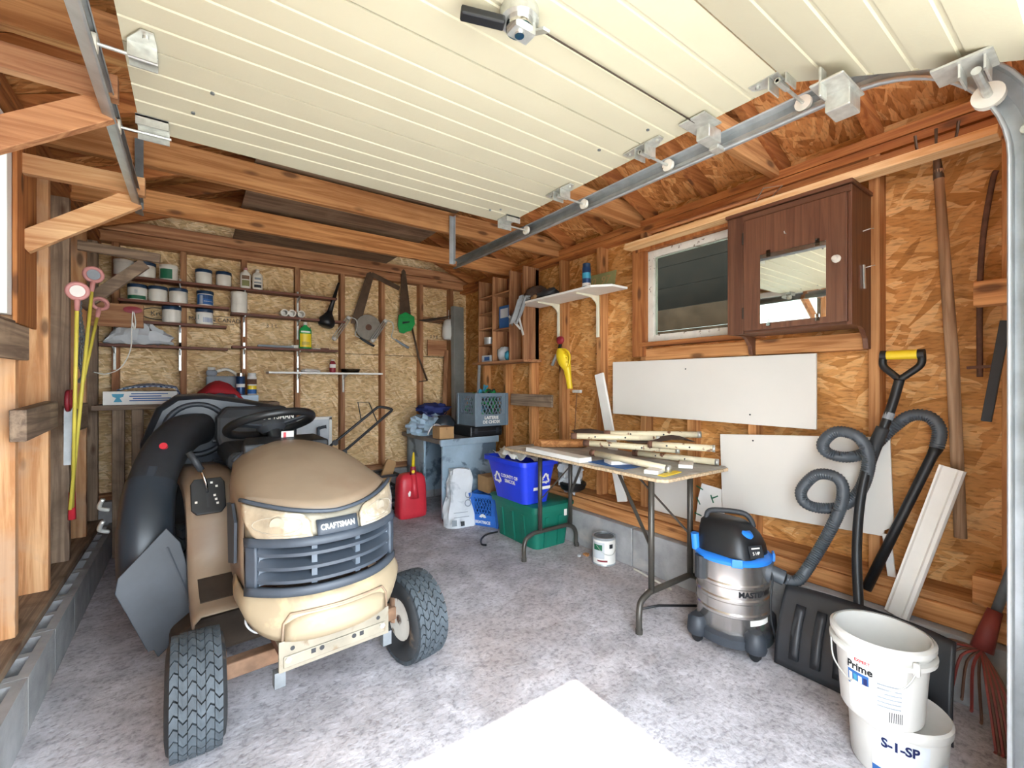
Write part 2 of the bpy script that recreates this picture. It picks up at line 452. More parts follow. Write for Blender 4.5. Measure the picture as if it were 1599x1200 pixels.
# floor and ground outside
struct('floor', MB().box(-.95, 3.0, -.12, 5.0, -.1, 0), 'concrete_floor')
g = MB().box(-25, 25, -30, -.13, -.14, -.03); struct('ground', g, 'gravel')

# ---- right wall
wr = MB()
# sheathing with the window hole
for (y0, y1, z0, z1) in ((-.1, 1.02, .3, 2.62), (2.06, 4.95, .3, 2.62), (1.02, 2.06, .3, 1.60), (1.02, 2.06, 2.27, 2.62)):
    wr.box(XRO, XRO+.012, y0, y1, z0, z1)
wall_r = struct('wall_right', wr, 'osb_right')
for y in (.26, .70, 2.06, 2.50, 2.96, 3.40, 3.84, 4.26):
    part('stud', MB().box(XR, XRO, y, y+.045, .40, 2.41), 'pine_Z', wall_r, bevel=.002)
for y, z0, z1 in ((1.28, .40, 1.47), (1.68, .40, 1.47)):
    part('stud', MB().box(XR, XRO, y, y+.045, z0, z1), 'pine_Z', wall_r, bevel=.002)
part('window_sill_board', MB().box(XR-.002, XRO, .75, 2.06, 1.47, 1.555), 'pine_Y', wall_r, bevel=.002)
part('blocking', MB().box(2.655, XR, 3.08, 3.72, 1.085, 1.20), 'pine_grey_Y', wall_r, bevel=.003)
part('sill_plate', MB().box(2.60, 2.78, -.1, 4.84, .365, .40), 'pine_Y', wall_r, bevel=.003)
part('sill_beam', MB().box(2.58, 2.78, -.1, 4.84, .275, .363), 'pine_Y', wall_r, bevel=.006)
part('top_plate', MB().box(XR, XRO, -.1, 4.84, 2.41, 2.452), 'roof_wood_Y', wall_r, bevel=.002)
part('top_plate', MB().box(XR-.006, XRO, -.1, 4.84, 2.454, 2.50), 'roof_wood_Y', wall_r, bevel=.002)
part('ledger_board', MB().box(XR-.035, XR-.002, .28, 1.15, 2.30, 2.385), 'roof_wood_Y', wall_r, bevel=.002)
# concrete block course
y = -.1
while y < 4.8:
    part('foundation_block', MB().box(2.53, 2.78, y+.004, min(y+.72, 4.9)-.004, 0, .272), 'concrete_block', wall_r, bevel=.006)
    y += .72

# ---- back wall with gable
bw = MB().prism([(-.76, .3), (2.79, .3), (2.79, 2.60), (RIDGE_X, roof_z(RIDGE_X)+.10), (-.76, 2.55)], XZ(YBO+.012), .012)
wall_b = struct('wall_back', bw, 'osb_back')
for x in (-.53, -.09, .36, .81, 1.235, 1.66, 2.11, 2.50):
    part('stud', MB().box(x, x+.045, YB, YBO, .42, 2.44), 'pine_back_Z', wall_b, bevel=.002)
for x in (.36, 1.66):
    part('gable_stud', MB().box(x, x+.045, YB, YBO, 2.62, roof_z(x)-.02), 'pine_back_Z', wall_b)
part('blocking', MB().box(2.16, 2.50, YB, YBO-.01, 2.03, 2.075), 'pine_back_X', wall_b)
part('sill_plate', MB().box(-.74, 2.77, YB-.01, YBO, .375, .42), 'pine_back_X', wall_b, bevel=.002)
part('top_plate', MB().box(-.74, 2.77, YB-.004, YBO, 2.44, 2.525), 'pine_back_X', wall_b, bevel=.002)
part('top_plate', MB().box(-.74, 2.77, YB-.03, YBO, 2.528, 2.62), 'pine_back_X', wall_b, bevel=.002)
x = -.74
while x < 2.7:
    part('foundation_block', MB().box(x+.004, min(x+.6, 2.77)-.004, YB-.06, YBO, 0, .372), 'concrete_block', wall_b, bevel=.006); x += .6
# sheet joints and mill stamps printed on the sheathing
st = MB().box(-.74, 2.77, YBO-.003, YBO, 1.618, 1.624); part('sheet_joint', st, 'stain_dark', wall_b)
ov = MB().tube([(-.24+.12*math.cos(a), YBO-.002, 1.90+.05*math.sin(a)) for a in [2*PI*k/28 for k in range(28)]], .004, 6, closed=True); part('mill_stamp', ov, 'ink', wall_b)
text('mill_stamp', 'Krug', .055, AX((-.24, YBO-.003, 1.90), (1, 0, 0), (0, 0, 1)), 'ink', wall_b)
text('mill_stamp', 'MADE IN CANADA', .05, AX((.18, YBO-.003, 1.88), (1, 0, 0), (0, 0, 1)), 'ink', wall_b)
for px, s in ((.62, '3 1 L'), (.92, '1 1 4'), (2.33, '0 9 0')):
    text('mill_stamp', s, .05, AX((px, YBO-.003, 1.86), (1, 0, 0), (0, 0, 1)), 'ink', wall_b)
part('mill_stamp', MB().box(.05, .31, YBO-.002, YBO-.001, 1.846, 1.85).box(.05, .31, YBO-.002, YBO-.001, 1.912, 1.916), 'ink', wall_b)

# ---- left wall
wl = MB()
for (y0, y1, z0, z1) in ((-.1, 1.95, .2, 2.62), (2.62, 4.95, .2, 2.62), (1.95, 2.62, .2, 1.57), (1.95, 2.62, 2.34, 2.62)):
    wl.box(XLO-.012, XLO, y0, y1, z0, z1)
wall_l = struct('wall_left', wl, 'osb_left')
for i, (y, m) in enumerate(((1.35, 'pine_pale_Z'), (1.86, 'pine_pale_Z'), (2.70, 'pine_pale_Z'), (3.22, 'pine_pale_Z'), (3.69, 'pine_grey_Z'), (4.20, 'pine_pale_Z'), (4.66, 'pine_grey_Z'))):
    part('stud', MB().box(XLO, XL, y, y+.045, .245, 2.41), m, wall_l, bevel=.002)
for y in (2.30,):
    part('stud', MB().box(XLO, XL, y, y+.045, .245, 1.50), 'pine_pale_Z', wall_l, bevel=.002)
part('sill_plate', MB().box(XLO-.01, XL+.03, -.1, 4.84, .205, .243), 'pine_grey_Y', wall_l, bevel=.004)
part('top_plate', MB().box(XLO, XL, -.1, 4.84, 2.41, 2.455), 'roof_wood_Y', wall_l, bevel=.002)
part('top_plate', MB().box(XLO, XL+.005, -.1, 4.84, 2.457, 2.50), 'roof_wood_Y', wall_l, bevel=.002)
part('window_sill_board', MB().box(XLO, XL+.01, 1.5, 2.70, 1.48, 1.56), 'pine_grey_Y', wall_l, bevel=.003)
# hollow concrete blocks: two rows of core holes open along the top
def hollow_block(x0, x1, y0, y1, z1):
    mb = MB(); ww = .035; ym = (y0+y1)/2
    mb.box(x0, x1, y0, y1, 0, z1-.09)
    mb.box(x0, x0+ww, y0, y1, z1-.09, z1); mb.box(x1-ww, x1, y0, y1, z1-.09, z1)
    for a, b in ((y0, y0+ww), (ym-ww/2, ym+ww/2), (y1-ww, y1)): mb.box(x0+ww, x1-ww, a, b, z1-.09, z1)
    return mb
y = .4
while y < 4.6:
    part('foundation_block', hollow_block(-.68, -.50, y+.003, y+.397, .205), 'concrete_block', wall_l); y += .4
# blocks of scrap wood nailed on the studs
part('scrap_block', MB().beam((-.575, 2.62, 1.13), (-.575, 3.14, 1.15), .05, .13), 'pine_grey_Y', wall_l, bevel=.004)
part('scrap_block', MB().beam((-.575, 3.52, 1.10), (-.575, 3.92, 1.10), .05, .16), 'pine_grey_Y', wall_l, bevel=.004)
part('scrap_block', MB().beam((-.585, 2.30, 1.47), (-.585, 2.74, 1.47), .035, .14), 'pine_grey_Y', wall_l, bevel=.004)
part('scrap_block', MB().beam((-.62, 4.3, 1.80), (-.30, 4.3, 1.80), .03, .17), 'pine_back_X', wall_l, bevel=.003)

# ---- roof
rf = MB()
for sx in (1, -1):
    e = RIDGE_X+sx*2.05
    M_ = [(RIDGE_X, roof_z(RIDGE_X)+.105), (e, roof_z(e)+.105)]
    (xa, za), (xb, zb) = M_
    rf._add([(xa, -.3, za), (xb, -.3, zb), (xb, 5.0, zb), (xa, 5.0, za), (xa, -.3, za+.015), (xb, -.3, zb+.015), (xb, 5.0, zb+.015), (xa, 5.0, za+.015)],
            [(0, 3, 2, 1), (4, 5, 6, 7), (0, 1, 5, 4), (1, 2, 6, 5), (2, 3, 7, 6), (3, 0, 4, 7)])
roof = struct('ceiling', rf, 'osb_roof')
for y in (.30, .73, 1.15, 1.59, 2.04, 2.47, 2.90, 3.33, 3.76, 4.20, 4.63):
    for sx in (1, -1):
        e = RIDGE_X+sx*1.95
        pts = [(RIDGE_X+sx*.01, roof_z(RIDGE_X)), (e, roof_z(e)), (e, roof_z(e)+.10), (RIDGE_X+sx*.01, roof_z(RIDGE_X)+.10)]
        part('rafter', MB().prism(pts, XZ(y+.02), .042), 'roof_wood_X', roof, bevel=.002)
part('ridge_board', MB().box(RIDGE_X-.012, RIDGE_X+.012, -.1, 4.84, roof_z(RIDGE_X)-.03, roof_z(RIDGE_X)+.10), 'roof_wood_Y', roof)
for y, z0, z1 in ((1.15, 2.47, 2.62), (2.10, 2.455, 2.61), (3.00, 2.445, 2.60), (3.72, 2.42, 2.565)):
    xa, xb = -.72, 2.75
    pts = [(xa, z0), (xb, z0), (xb, roof_z(xb)+.08), (xb-.22, z1), (xa+.22, z1), (xa, roof_z(xa)+.06)]
    part('ceiling_joist', MB().prism(pts, XZ(y+.045), .045), 'pine_X', roof, bevel=.003)

# ---- front wall around the door opening (behind the photographer)
fw = MB()
JL, JR, HEAD = -.35, 1.365, 2.05
for (x0, x1, z0, z1) in ((-.76, JL, 0, 2.6), (JR, 2.79, 0, 2.6), (JL, JR, HEAD, 2.6)):
    fw.box(x0, x1, -.12, .09, z0, z1)
struct('wall_front', fw, 'white_paint')

# ---- garage door, open under the rafters
dr = thing('door_1', 'cream sectional overhead garage door, open overhead on steel tracks', 'garage door', (.65, .1, 2.2))
del dr['category']; dr['kind'] = 'structure'
DX0, DX1 = -.155, 1.470
def door_section(ya, za, yb, zb):
    """ribbed panel from (ya,za) to (yb,zb), inner face down"""
    p0, p1 = V((0, ya, za)), V((0, yb, zb)); L = (p1-p0).length; u = (p1-p0)/L; n = V((0, -u.z, u.y))
    if n.z < 0: n = -n
    prof = [(0, 0)]
    for c in (.22, .41, .60, .79):
        for dlt, h in ((-.016, 0), (-.011, .0045), (.011, .0045), (.016, 0)): prof.append((c+dlt, h))
    prof.append((1, 0))
    mb = MB(); lo = []; 
    pts = [p0+u*(a*L)+n*h for a, h in prof]
    for a, b in zip(pts[:-1], pts[1:]):
        mb._add([(DX0, a.y, a.z), (DX1, a.y, a.z), (DX1, b.y, b.z), (DX0, b.y, b.z)], [(0, 1, 2, 3)])
    a, b = p0, p1; ta, tb = p0+n*.045, p1+n*.045
    mb._add([(DX0, a.y, a.z), (DX1, a.y, a.z), (DX1, b.y, b.z), (DX0, b.y, b.z), (DX0, ta.y, ta.z), (DX1, ta.y, ta.z), (DX1, tb.y, tb.z), (DX0, tb.y, tb.z)],
            [(4, 5, 6, 7), (0, 1, 5, 4), (3, 2, 6, 7), (0, 3, 7, 4), (1, 2, 6, 5)])
    return mb
for (ya, za, yb, zb) in ((2.09, 2.225, 1.585, 2.225), (1.578, 2.225, 1.104, 2.225), (1.097, 2.225, .609, 2.22), (.602, 2.215, .12, 2.00)):
    part('door_panel', door_section(ya, za, yb, zb), 'door_cream', dr)
# tracks
def channel(name, web, sgn, pts):
    """C channel along pts (y,z) in the plane x=web, lips towards sgn"""
    mb = MB(); h, lip, th = .052, .030, .003
    P = [V((web, a, b)) for a, b in pts]
    rows = []
    for i, p in enumerate(P):
        a = P[max(i-1, 0)]; b = P[min(i+1, len(P)-1)]; t_ = (b-a).normalized(); n = V((0, -t_.z, t_.y))
        prof = [(lip, -h/2), (lip, -h/2-.006), (lip-.004, -h/2-.008), (0, -h/2), (0, -h*.15), (.005, 0), (0, h*.15), (0, h/2), (lip-.004, h/2+.008), (lip, h/2+.006), (lip, h/2)]
        rows.append([p+V((sgn*q, 0, 0))+n*w for q, w in prof])
    mb.grid(rows); return part(name, mb, 'galv', dr, smooth=35, solid=th)
arc = [(.135+.35-.35*math.cos(a), 1.84+.35*math.sin(a)) for a in [PI/2*k/14 for k in range(15)]]
vert = [(.135, .02), (.135, 1.2)]+arc
channel('track', 1.60, -1, vert+[(.9, 2.19), (2.93, 2.19)])
channel('track', -.235, 1, [(.135, .02), (.135, 1.2)]+arc+[(.9, 2.19), (2.93, 2.19)])
part('track_bracket', MB().box(1.603, 1.63, .095, .150, .0, 1.85), 'white_paint', dr)
part('track_bolt', MB().cyl((1.60, .14, 1.90), (1.585, .14, 1.90), .012, n=10), 'zinc', dr)
for zb_ in (1.86, 1.80): part('track_bolt', MB().cyl((1.60, .135, zb_), (1.59, .135, zb_), .009, n=10), 'zinc', dr)
part('hanger_strap', MB().beam((1.575, 2.97, 2.20), (1.575, 2.97, 2.56), .035, .003, (0, 1, 0)).beam((1.592, 2.955, 2.20), (1.592, 2.955, 2.56), .003, .03, (0, 1, 0)), 'galv', dr)
part('hanger_strap', MB().beam((-.225, 2.97, 2.20), (-.225, 2.97, 2.56), .035, .003, (0, 1, 0)), 'galv_dark', dr)
# hinges with rollers
def hinge(y, z, right=True, tilt=0):
    s_ = -1 if right else 1; xe = DX1 if right else DX0; web = 1.585 if right else -.22
    L = .085
    mb = MB()
    x0 = xe+s_*.012; x1 = xe+s_*.075
    mb.prism([(x0, y-L*.4), (x0, y+L*.4), (x1, y+L), (x1+s_*.02, y+L*.9), (x1+s_*.02, y-L*.9), (x1, y-L)] if False else
             [(x0, y-.03), (x0, y+.03), ((x0+x1)/2, y+L), ((x0+x1)/2+s_*.028, y+L), (x1, y+.03), (x1, y-.03), ((x0+x1)/2+s_*.028, y-L), ((x0+x1)/2, y-L)],
             AX((0, 0, z-.006), (1, 0, 0), (0, 1, 0)), .004)
    h = part('hinge', mb, 'zinc', dr)
    part('hinge_knuckle', MB().box(min(x0, x1), max(x0, x1), y-.026, y-.022, z-.045, z-.004).box(min(x0, x1), max(x0, x1), y+.022, y+.026, z-.045, z-.004)
         .cyl((x0, y, z-.03), (x1, y, z-.03), .009, n=10), 'zinc', h)
    for dy in (-.065, .065): part('hinge_bolt', MB().cyl(((x0+x1)/2+s_*.01, y+dy, z-.004), ((x0+x1)/2+s_*.01, y+dy, z-.014), .007, n=8), 'zinc', h)
    part('roller_shaft', MB().cyl((x1, y, z-.03), (web, y, z-.03), .005, n=8), 'zinc', h)
    part('roller', MB().cyl((web+s_*.016, y, z-.03), (web+s_*.002, y, z-.03), .024, n=20), 'old_white', h, smooth=40)
for y in (1.58, 1.10, .605): hinge(y, 2.223); hinge(y, 2.223, False)
def end_bracket(y, z, right):
    s_ = -1 if right else 1; xe = DX1 if right else DX0; web = 1.585 if right else -.22
    a, b = sorted((xe-s_*.005, xe+s_*.085))
    h = part('end_bracket', MB().box(a, b, y-.045, y+.045, z-.008, z-.002).box(a, b, y+.04, y+.045, z-.05, z).box(a, b, y-.045, y-.04, z-.035, z), 'zinc', dr)
    part('roller_shaft', MB().cyl((xe+s_*.09, y+.03, z-.03), (web, y+.03, z-.03), .005, n=8), 'zinc', h)
    part('roller', MB().cyl((web+s_*.016, y+.03, z-.03), (web+s_*.002, y+.03, z-.03), .024, n=20), 'old_white', h, smooth=40)
end_bracket(2.02, 2.225, True); end_bracket(2.02, 2.225, False)
# bottom bracket on the tilted last section
bb = part('bottom_bracket', MB().box(1.385, 1.475, .17, .27, 2.020, 2.025).box(1.40, 1.475, .182, .186, 1.99, 2.025).box(1.40, 1.475, .222, .226, 1.99, 2.025), 'zinc', dr)
part('roller_shaft', MB().cyl((1.42, .20, 2.0), (1.585, .20, 2.0), .009, n=10), 'zinc', bb)
part('roller', MB().cyl((1.56, .20, 2.0), (1.58, .20, 2.0), .030, n=20), 'old_white', bb, smooth=40)
# lock latches at the track and lift bracket
lt = part('latch_bracket', MB().box(1.39, 1.50, .83, .93, 2.210, 2.218).box(1.46, 1.54, .855, .905, 2.165, 2.213).box(1.53, 1.58, .862, .898, 2.15, 2.168), 'zinc', dr, bevel=.004)
part('latch_bracket', MB().box(1.36, 1.52, .43, .51, 2.105, 2.112).box(1.44, 1.52, .44, .50, 2.06, 2.11).box(1.36, 1.40, .48, .487, 2.07, 2.15), 'zinc', dr, bevel=.004)
part('lock_cable', MB().tube([(.70, .885, 2.212), (1.42, .885, 2.212)], .0025, 6), 'stain_dark', dr)
lk = part('lock_plate', MB().cyl((.655, .88, 2.223), (.655, .88, 2.195), .048, n=24).box(.63, .69, .86, .90, 2.165, 2.20), 'zinc', dr, smooth=35)
part('lock_disc', MB().cyl((.655, .88, 2.196), (.655, .88, 2.175), .034, n=24).cyl((.655, .88, 2.18), (.655, .88, 2.16), .012, n=12), 'chrome', lk, smooth=35)
part('lock_handle', MB().beam((.62, .895, 2.185), (.52, .935, 2.19), .03, .02), 'black_plastic', lk, bevel=.004)
part('lock_hook', MB().beam((.70, .88, 2.19), (.70, .83, 2.165), .02, .006), 'zinc', lk)
for x_, y_ in ((1.28, 1.98), (1.32, 1.94), (1.30, 1.22), (1.34, 1.02), (0.0, 1.86), (.05, 1.70)):
    part('rivet', MB().cyl((x_, y_, 2.226), (x_, y_, 2.220), .006, n=8), 'galv_dark', dr)

# ---- windows
def window(name, x, y0, y1, z0, z1, s_, hang=.05):
    w = struct(name, MB().box(x, x+s_*.05, y0, y0+hang, z0, z1).box(x, x+s_*.05, y1-hang, y1, z0, z1)
               .box(x, x+s_*.05, y0+hang, y1-hang, z0, z0+hang).box(x, x+s_*.05, y0+hang, y1-hang, z1-hang, z1), 'old_white', bevel=.003)
    part('window_pane', MB().box(min(x+s_*.022, x+s_*.026), max(x+s_*.022, x+s_*.026), y0+hang, y1-hang, z0+hang, z1-hang), 'pane', w)
    return w
w1 = window('window_1', 2.70, 1.03, 2.055, 1.605, 2.265, 1)
for nm, mb in (('window_casing', MB().box(2.665, 2.70, 2.055, 2.17, 1.50, 2.30)), ('window_casing', MB().box(2.66, 2.72, 1.0, 2.14, 2.268, 2.34)), ('window_sill', MB().box(2.655, 2.75, 1.25, 2.10, 1.572, 1.602))):
    part(nm, mb, 'roof_wood_Z' if nm == 'window_casing' else 'roof_wood_Y', w1, bevel=.003)
part('window_hook', MB().tube(catmull([(2.66, 1.36, 2.18), (2.63, 1.36, 2.20), (2.60, 1.36, 2.17), (2.61, 1.36, 2.14)], 5), .003, 6), 'stain_dark', w1)
w2 = window('window_2', -.705, 1.93, 2.655, 1.60, 2.33, -1)
part('window_casing', MB().box(-.60, -.585, 2.66, 2.94, 1.55, 2.40), 'roof_wood_Z', w2, bevel=.003)
part('window_trim', MB().box(-.70, -.60, 2.60, 2.66, 1.58, 2.36), 'white_paint', w2, bevel=.003)
part('window_trim', MB().box(-.70, -.60, 1.90, 2.60, 2.30, 2.36), 'white_paint', w2, bevel=.003)

# ---- what stands outside beyond the right window
sd = thing('neighbouring_shed', 'dark brown shed wall seen through the right window', 'shed', (3.6, 2.3, -.03))
for k in range(14):
    part('siding_board', MB().beam((3.62, .2, .1+k*.2), (3.62, 5.0, .1+k*.2), .03, .195), 'shed_dark' if k not in (8, 9) else 'shed_mid', sd)

# ---- wooden brackets on the left wall
b1 = thing('wooden_bracket', 'pale wooden triangular bracket beside the brown casing of the left window', 'bracket', (-.6, 2.75, 1.9), group='wooden wall brackets')
part('arm', MB().beam((-.60, 2.745, 2.235), (-.185, 2.745, 2.235), .04, .085), 'pine_pale_X', b1, bevel=.002)
part('brace', MB().beam((-.60, 2.775, 1.90), (-.225, 2.775, 2.185), .035, .085), 'pine_pale_X', b1, bevel=.002)
b0 = thing('wooden_bracket', 'pale wooden triangular bracket high at the upper left beside the door track', 'bracket', (-.6, 1.90, 1.9), group='wooden wall brackets')
part('arm', MB().beam((-.60, 1.90, 2.245), (-.195, 1.90, 2.245), .04, .075), 'pine_back_X', b0, bevel=.002)
part('brace', MB().beam((-.60, 1.93, 1.93), (-.225, 1.93, 2.195), .035, .085), 'pine_back_X', b0, bevel=.002)
b2 = thing('wooden_bracket', 'weathered wooden triangular bracket beside the jars, farther back on the left wall', 'bracket', (-.6, 3.95, 1.9), group='wooden wall brackets')
part('arm', MB().beam((-.60, 3.93, 2.19), (-.185, 3.93, 2.17), .04, .06), 'pine_grey_X', b2, bevel=.002)
part('brace', MB().beam((-.59, 3.96, 1.80), (-.27, 3.96, 2.13), .035, .07), 'pine_grey_X', b2, bevel=.002)

# ---- plywood lying on the joists
pw = [(.29, 1.66, 2.90, 4.10, 2.612, 'weathered plywood sheet lying on the joists, upper and nearer one'), (.29, 1.70, 3.35, 4.72, 2.600, 'weathered plywood sheet lying on the joists, reaching the back wall')]
single('plywood_sheet', MB().box(.30, 1.655, 2.30, 3.43, 2.622, 2.636), 'plywood_X', 'weathered plywood sheet on the joists, nearer one just past the garage door', 'plywood', 'plywood on the joists')
single('plywood_sheet', MB().box(.29, 1.70, 3.40, 4.70, 2.606, 2.620), 'plywood_X', 'weathered plywood sheet on the joists, farther one reaching the back wall', 'plywood', 'plywood on the joists')
# ================================================================ lawn tractor
TR = thing('lawn_tractor', 'tan riding lawn tractor with black grass bagger and chute parked inside the garage', 'lawn tractor', (.432, 2.0, 0), R(4.3))
TM = ROOT[TR.name].inverted()
def LB():
    m = MB(); m.M = TM; return m
def lean(z):
    if z > .70: return (z-.70)*.42
    if z < .53: return -.022*min(1, (.53-z)/.06)
    return 0
def ff(s, z, off=0.0):
    """front of the tractor: s across (-1..1), z height, off outward"""
    a = abs(s); y = -.250+.150*a**2.4+lean(z); x = .285*s
    dy = .150*2.4*a**1.4*(1 if s > 0 else -1); n = V((dy, -.285, 0)).normalized()
    return V((x+n.x*off, y+n.y*off, z))
def ze(s): return .815+.052*abs(s)**1.5
def patch(s0, s1, zf0, zf1, off, ns=16, nz=5, round_=0):
    rows = []
    for j in range(nz+1):
        row = []
        for i in range(ns+1):
            s = s0+(s1-s0)*i/ns; z0, z1 = zf0(s), zf1(s)
            row.append(ff(s, z0+(z1-z0)*j/nz, off))
        rows.append(row)
    return rows
cst = lambda c: (lambda s: c)
# bumper
rows = []
for j in range(7):
    f = j/6; row = []
    for i in range(33):
        s = -1+2*i/32; z0 = .375+.075*abs(s)**7; z = z0+(.535-z0)*f
        bulge = .014*math.sin(PI*f)
        row.append(ff(s, z, bulge))
    e0, e1 = row[0], row[-1]
    row = [V((e0.x+.01, .16, e0.z)), V((e0.x-.004, .05, e0.z))]+row+[V((e1.x+.004, .05, e1.z)), V((e1.x-.01, .16, e1.z))]
    rows.append(row)
part('bumper', LB().grid(rows), 'tan_pale', TR, smooth=True, solid=.008)
rows = [[ff(s, .385+dz, .018) for dz in (0, .10)] for s in (-.5, .5)]
part('bumper_panel', LB().grid(patch(-.62, .62, cst(.385), lambda s: .475-.03*abs(s/.62)**6, .016, 18, 3)), 'tan_pale', TR, smooth=True, solid=.006)
part('bumper_groove', LB().tube([ff(-.64, .39, .02), ff(-.63, .45, .02), ff(-.56, .482, .02), ff(-.3, .487, .022), ff(0, .487, .022), ff(.3, .487, .022), ff(.56, .482, .02), ff(.63, .45, .02), ff(.64, .39, .02)], .005, 6), 'tan_plastic', TR, smooth=True)
# grille
part('grille_back', LB().grid(patch(-.97, .97, cst(.53), cst(.75), -.085)), 'stain_dark', TR, solid=.004)
for nm, z0, z1, o in (('grille_frame', .530, .560, 0), ('grille_frame', .705, .735, 0)):
    part(nm, LB().grid(patch(-1, 1, cst(z0), cst(z1), o, 28, 2)), 'grille_dark', TR, smooth=True, solid=.02)
for sg in (-1, 1):
    part('grille_side', LB().grid(patch(sg*.90, sg*1.0, cst(.545), cst(.72), -.006, 6, 4)), 'grille_dark', TR, smooth=True, solid=.02)
    part('grille_cheek', LB().grid([[ff(sg*.90, z, -.012) for z in (.56, .70)], [ff(sg*.74, z, -.082) for z in (.56, .70)]]), 'grille_grey', TR, solid=.004)
for z in (.675, .625, .577):
    rows = []
    for i in range(29):
        s = -.90+1.80*i/28; tp = 1-abs(s/.90)**4
        a, b = ff(s, z, -.004), ff(s, z, -.012-.063*tp)
        rows.append([a+V((0, 0, -.006)), a+V((0, 0, .006)), b+V((0, 0, .030)), b+V((0, 0, .018))])
    part('grille_slat', LB().loft(rows), 'grille_dark', TR, smooth=30)
for sg in (-1, 1):
    mb = LB()
    rows = [[ff(sg*.30-.035, z, -.018), ff(sg*.30+.035, z, -.018), ff(sg*.30+.035, z, -.07), ff(sg*.30-.035, z, -.07)] for z in (.56, .705)]
    part('grille_bar', mb.loft(rows), 'grille_grey', TR)
# headlights, badge
part('light_panel', LB().grid(patch(-1, 1, cst(.735), lambda s: ze(s)-.004, -.004, 28, 4)), 'plate_grey', TR, smooth=True, solid=.006)
for sg in (-1, 1):
    zt = lambda s: ze(s)-.012-.03*max(0, (.42-abs(s))/.12)**2
    zb = lambda s: .738+.06*max(0, (abs(s)-.86)/.12)**2
    h = part('headlight', LB().grid(patch(sg*.31, sg*.985, zb, zt, .010, 18, 6)), 'lens', TR, smooth=True, solid=.012)
    c = ff(sg*.66, .785, .018); c2 = ff(sg*.66, .785, .004)
    part('headlight_bulb', LB().cyl(c2, c, .030, .026, 20), 'reflector', h, smooth=40)
    part('headlight_rim', LB().tube([ff(sg*(.645+.25*math.cos(a)), .782+.028*math.sin(a), .016) for a in [2*PI*k/28 for k in range(28)]], .002, 6, closed=True), 'reflector', h, smooth=True)
    part('headlight_bead', LB().tube([ff(sg*s, z, .017) for s, z in ((.36, .748), (.55, .746), (.75, .748))], .0025, 6), 'reflector', h)
bd = part('badge', LB().grid(patch(-.255, .255, cst(.738), cst(.790), .012, 10, 2)), 'grille_dark', TR, smooth=True, solid=.012)
text('badge_lettering', 'CRAFTSMAN', .026, None, 'paper', bd, bend=lambda a: TM @ (ff(a.x/.285, .764+a.y, .0195)+V((0, 0, 0))), ext=.0005, wx=.82, bold=.0012)
# hood
rows = []
NT = 14
for k in range(NT+1):
    t = k/NT; row = []
    cols = [-1+2*i/24 for i in range(25)]
    hw = .270+(.232-.270)*t+.022*math.sin(PI*t)
    for s in cols:
        f0 = ff(s, ze(s), .006)
        zr = 1.005-.085*abs(s)**2.6; yr = .54+.05*(1-abs(s)**2)
        tt = t
        y = f0.y+(yr-f0.y)*tt
        z = ze(s)+(zr-ze(s))*math.sin(tt*PI/2)**.95+.020*math.sin(PI*tt)
        z -= .028*abs(s)**6*math.sin(PI*min(1, tt+.05))
        row.append(V((hw*s*(1.0 if abs(s) < 1 else 1), y, z)))
    for sg in (1, -1):
        e = row[-1] if sg == 1 else row[0]
        yb_ = e.y+.03*(1-t)
        add = [V((sg*(hw+.006), yb_, e.z-.05)), V((sg*(hw+.008), yb_, max(.62, e.z-.25))), V((sg*(hw+.004), yb_, .50))]
        if sg == 1: row = row+add
        else: row = add[::-1]+row
    rows.append(row)
hood = part('hood', LB().grid(rows), 'tan_plastic', TR, smooth=True, solid=.006)
part('hood_trim', LB().tube([ff(s, ze(s), .012) for s in [-1+2*i/30 for i in range(31)]], .008, 8), 'grille_dark', TR, smooth=True)
for sg in (-1, 1):
    part('side_vent', LB().prism([(.06, .60), (.20, .56), (.24, .80), (.12, .82), (.05, .76)], AX((sg*.290 if sg > 0 else sg*.300, 0, 0), (0, 1, 0), (0, 0, 1)), .010), 'grille_dark', TR)
# front frame plate, axle, frame rails
fp = part('front_plate', LB().box(-.205, .205, -.235, -.225, .275, .385).box(-.205, .205, -.225, -.12, .366, .375), 'plate_grey', TR, bevel=.002)
for sg in (-1, 1):
    part('plate_foot', LB().box(sg*.20-.018, sg*.20+.018, -.234, -.20, .225, .28), 'galv_dark', fp)
    part('plate_bolt', LB().cyl((sg*.175, -.236, .318), (sg*.175, -.245, .318), .011, n=6), 'zinc', fp)
    part('plate_hole', LB().cyl((sg*.16, -.2355, .352), (sg*.16, -.2365, .352), .008, n=10), 'ink', fp)
    part('plate_hole', LB().cyl((sg*.06, -.2405, .318), (sg*.06, -.2415, .318), .009, n=10), 'ink', fp)
part('plate_rib', LB().box(-.19, .19, -.240, -.235, .290, .330), 'plate_grey', fp, bevel=.004)
for sg in (-.09, .09): part('plate_slot', LB().box(sg-.008, sg+.008, -.2415, -.2405, .310, .326), 'ink', fp)
part('front_axle', LB().beam((-.36, .02, .22), (.36, .02, .22), .06, .06).beam((-.1, .02, .26), (.1, .02, .26), .09, .08), 'rust_tan', TR, bevel=.006)
for sg in (-1, 1):
    part('frame_rail', LB().box(sg*.17-.02, sg*.17+.02, -.22, 1.25, .30, .40), 'rust', TR)
    part('spindle', LB().cyl((sg*.35, .02, .17), (sg*.35, .02, .29), .022, n=12).beam((sg*.35, .02, .20), (sg*.42, .02, .20), .03, .03), 'rust_tan', TR)
part('drag_link', LB().tube([(-.33, .12, .19), (0, .14, .17), (.33, .12, .19)], .012, 8), 'rust', TR)
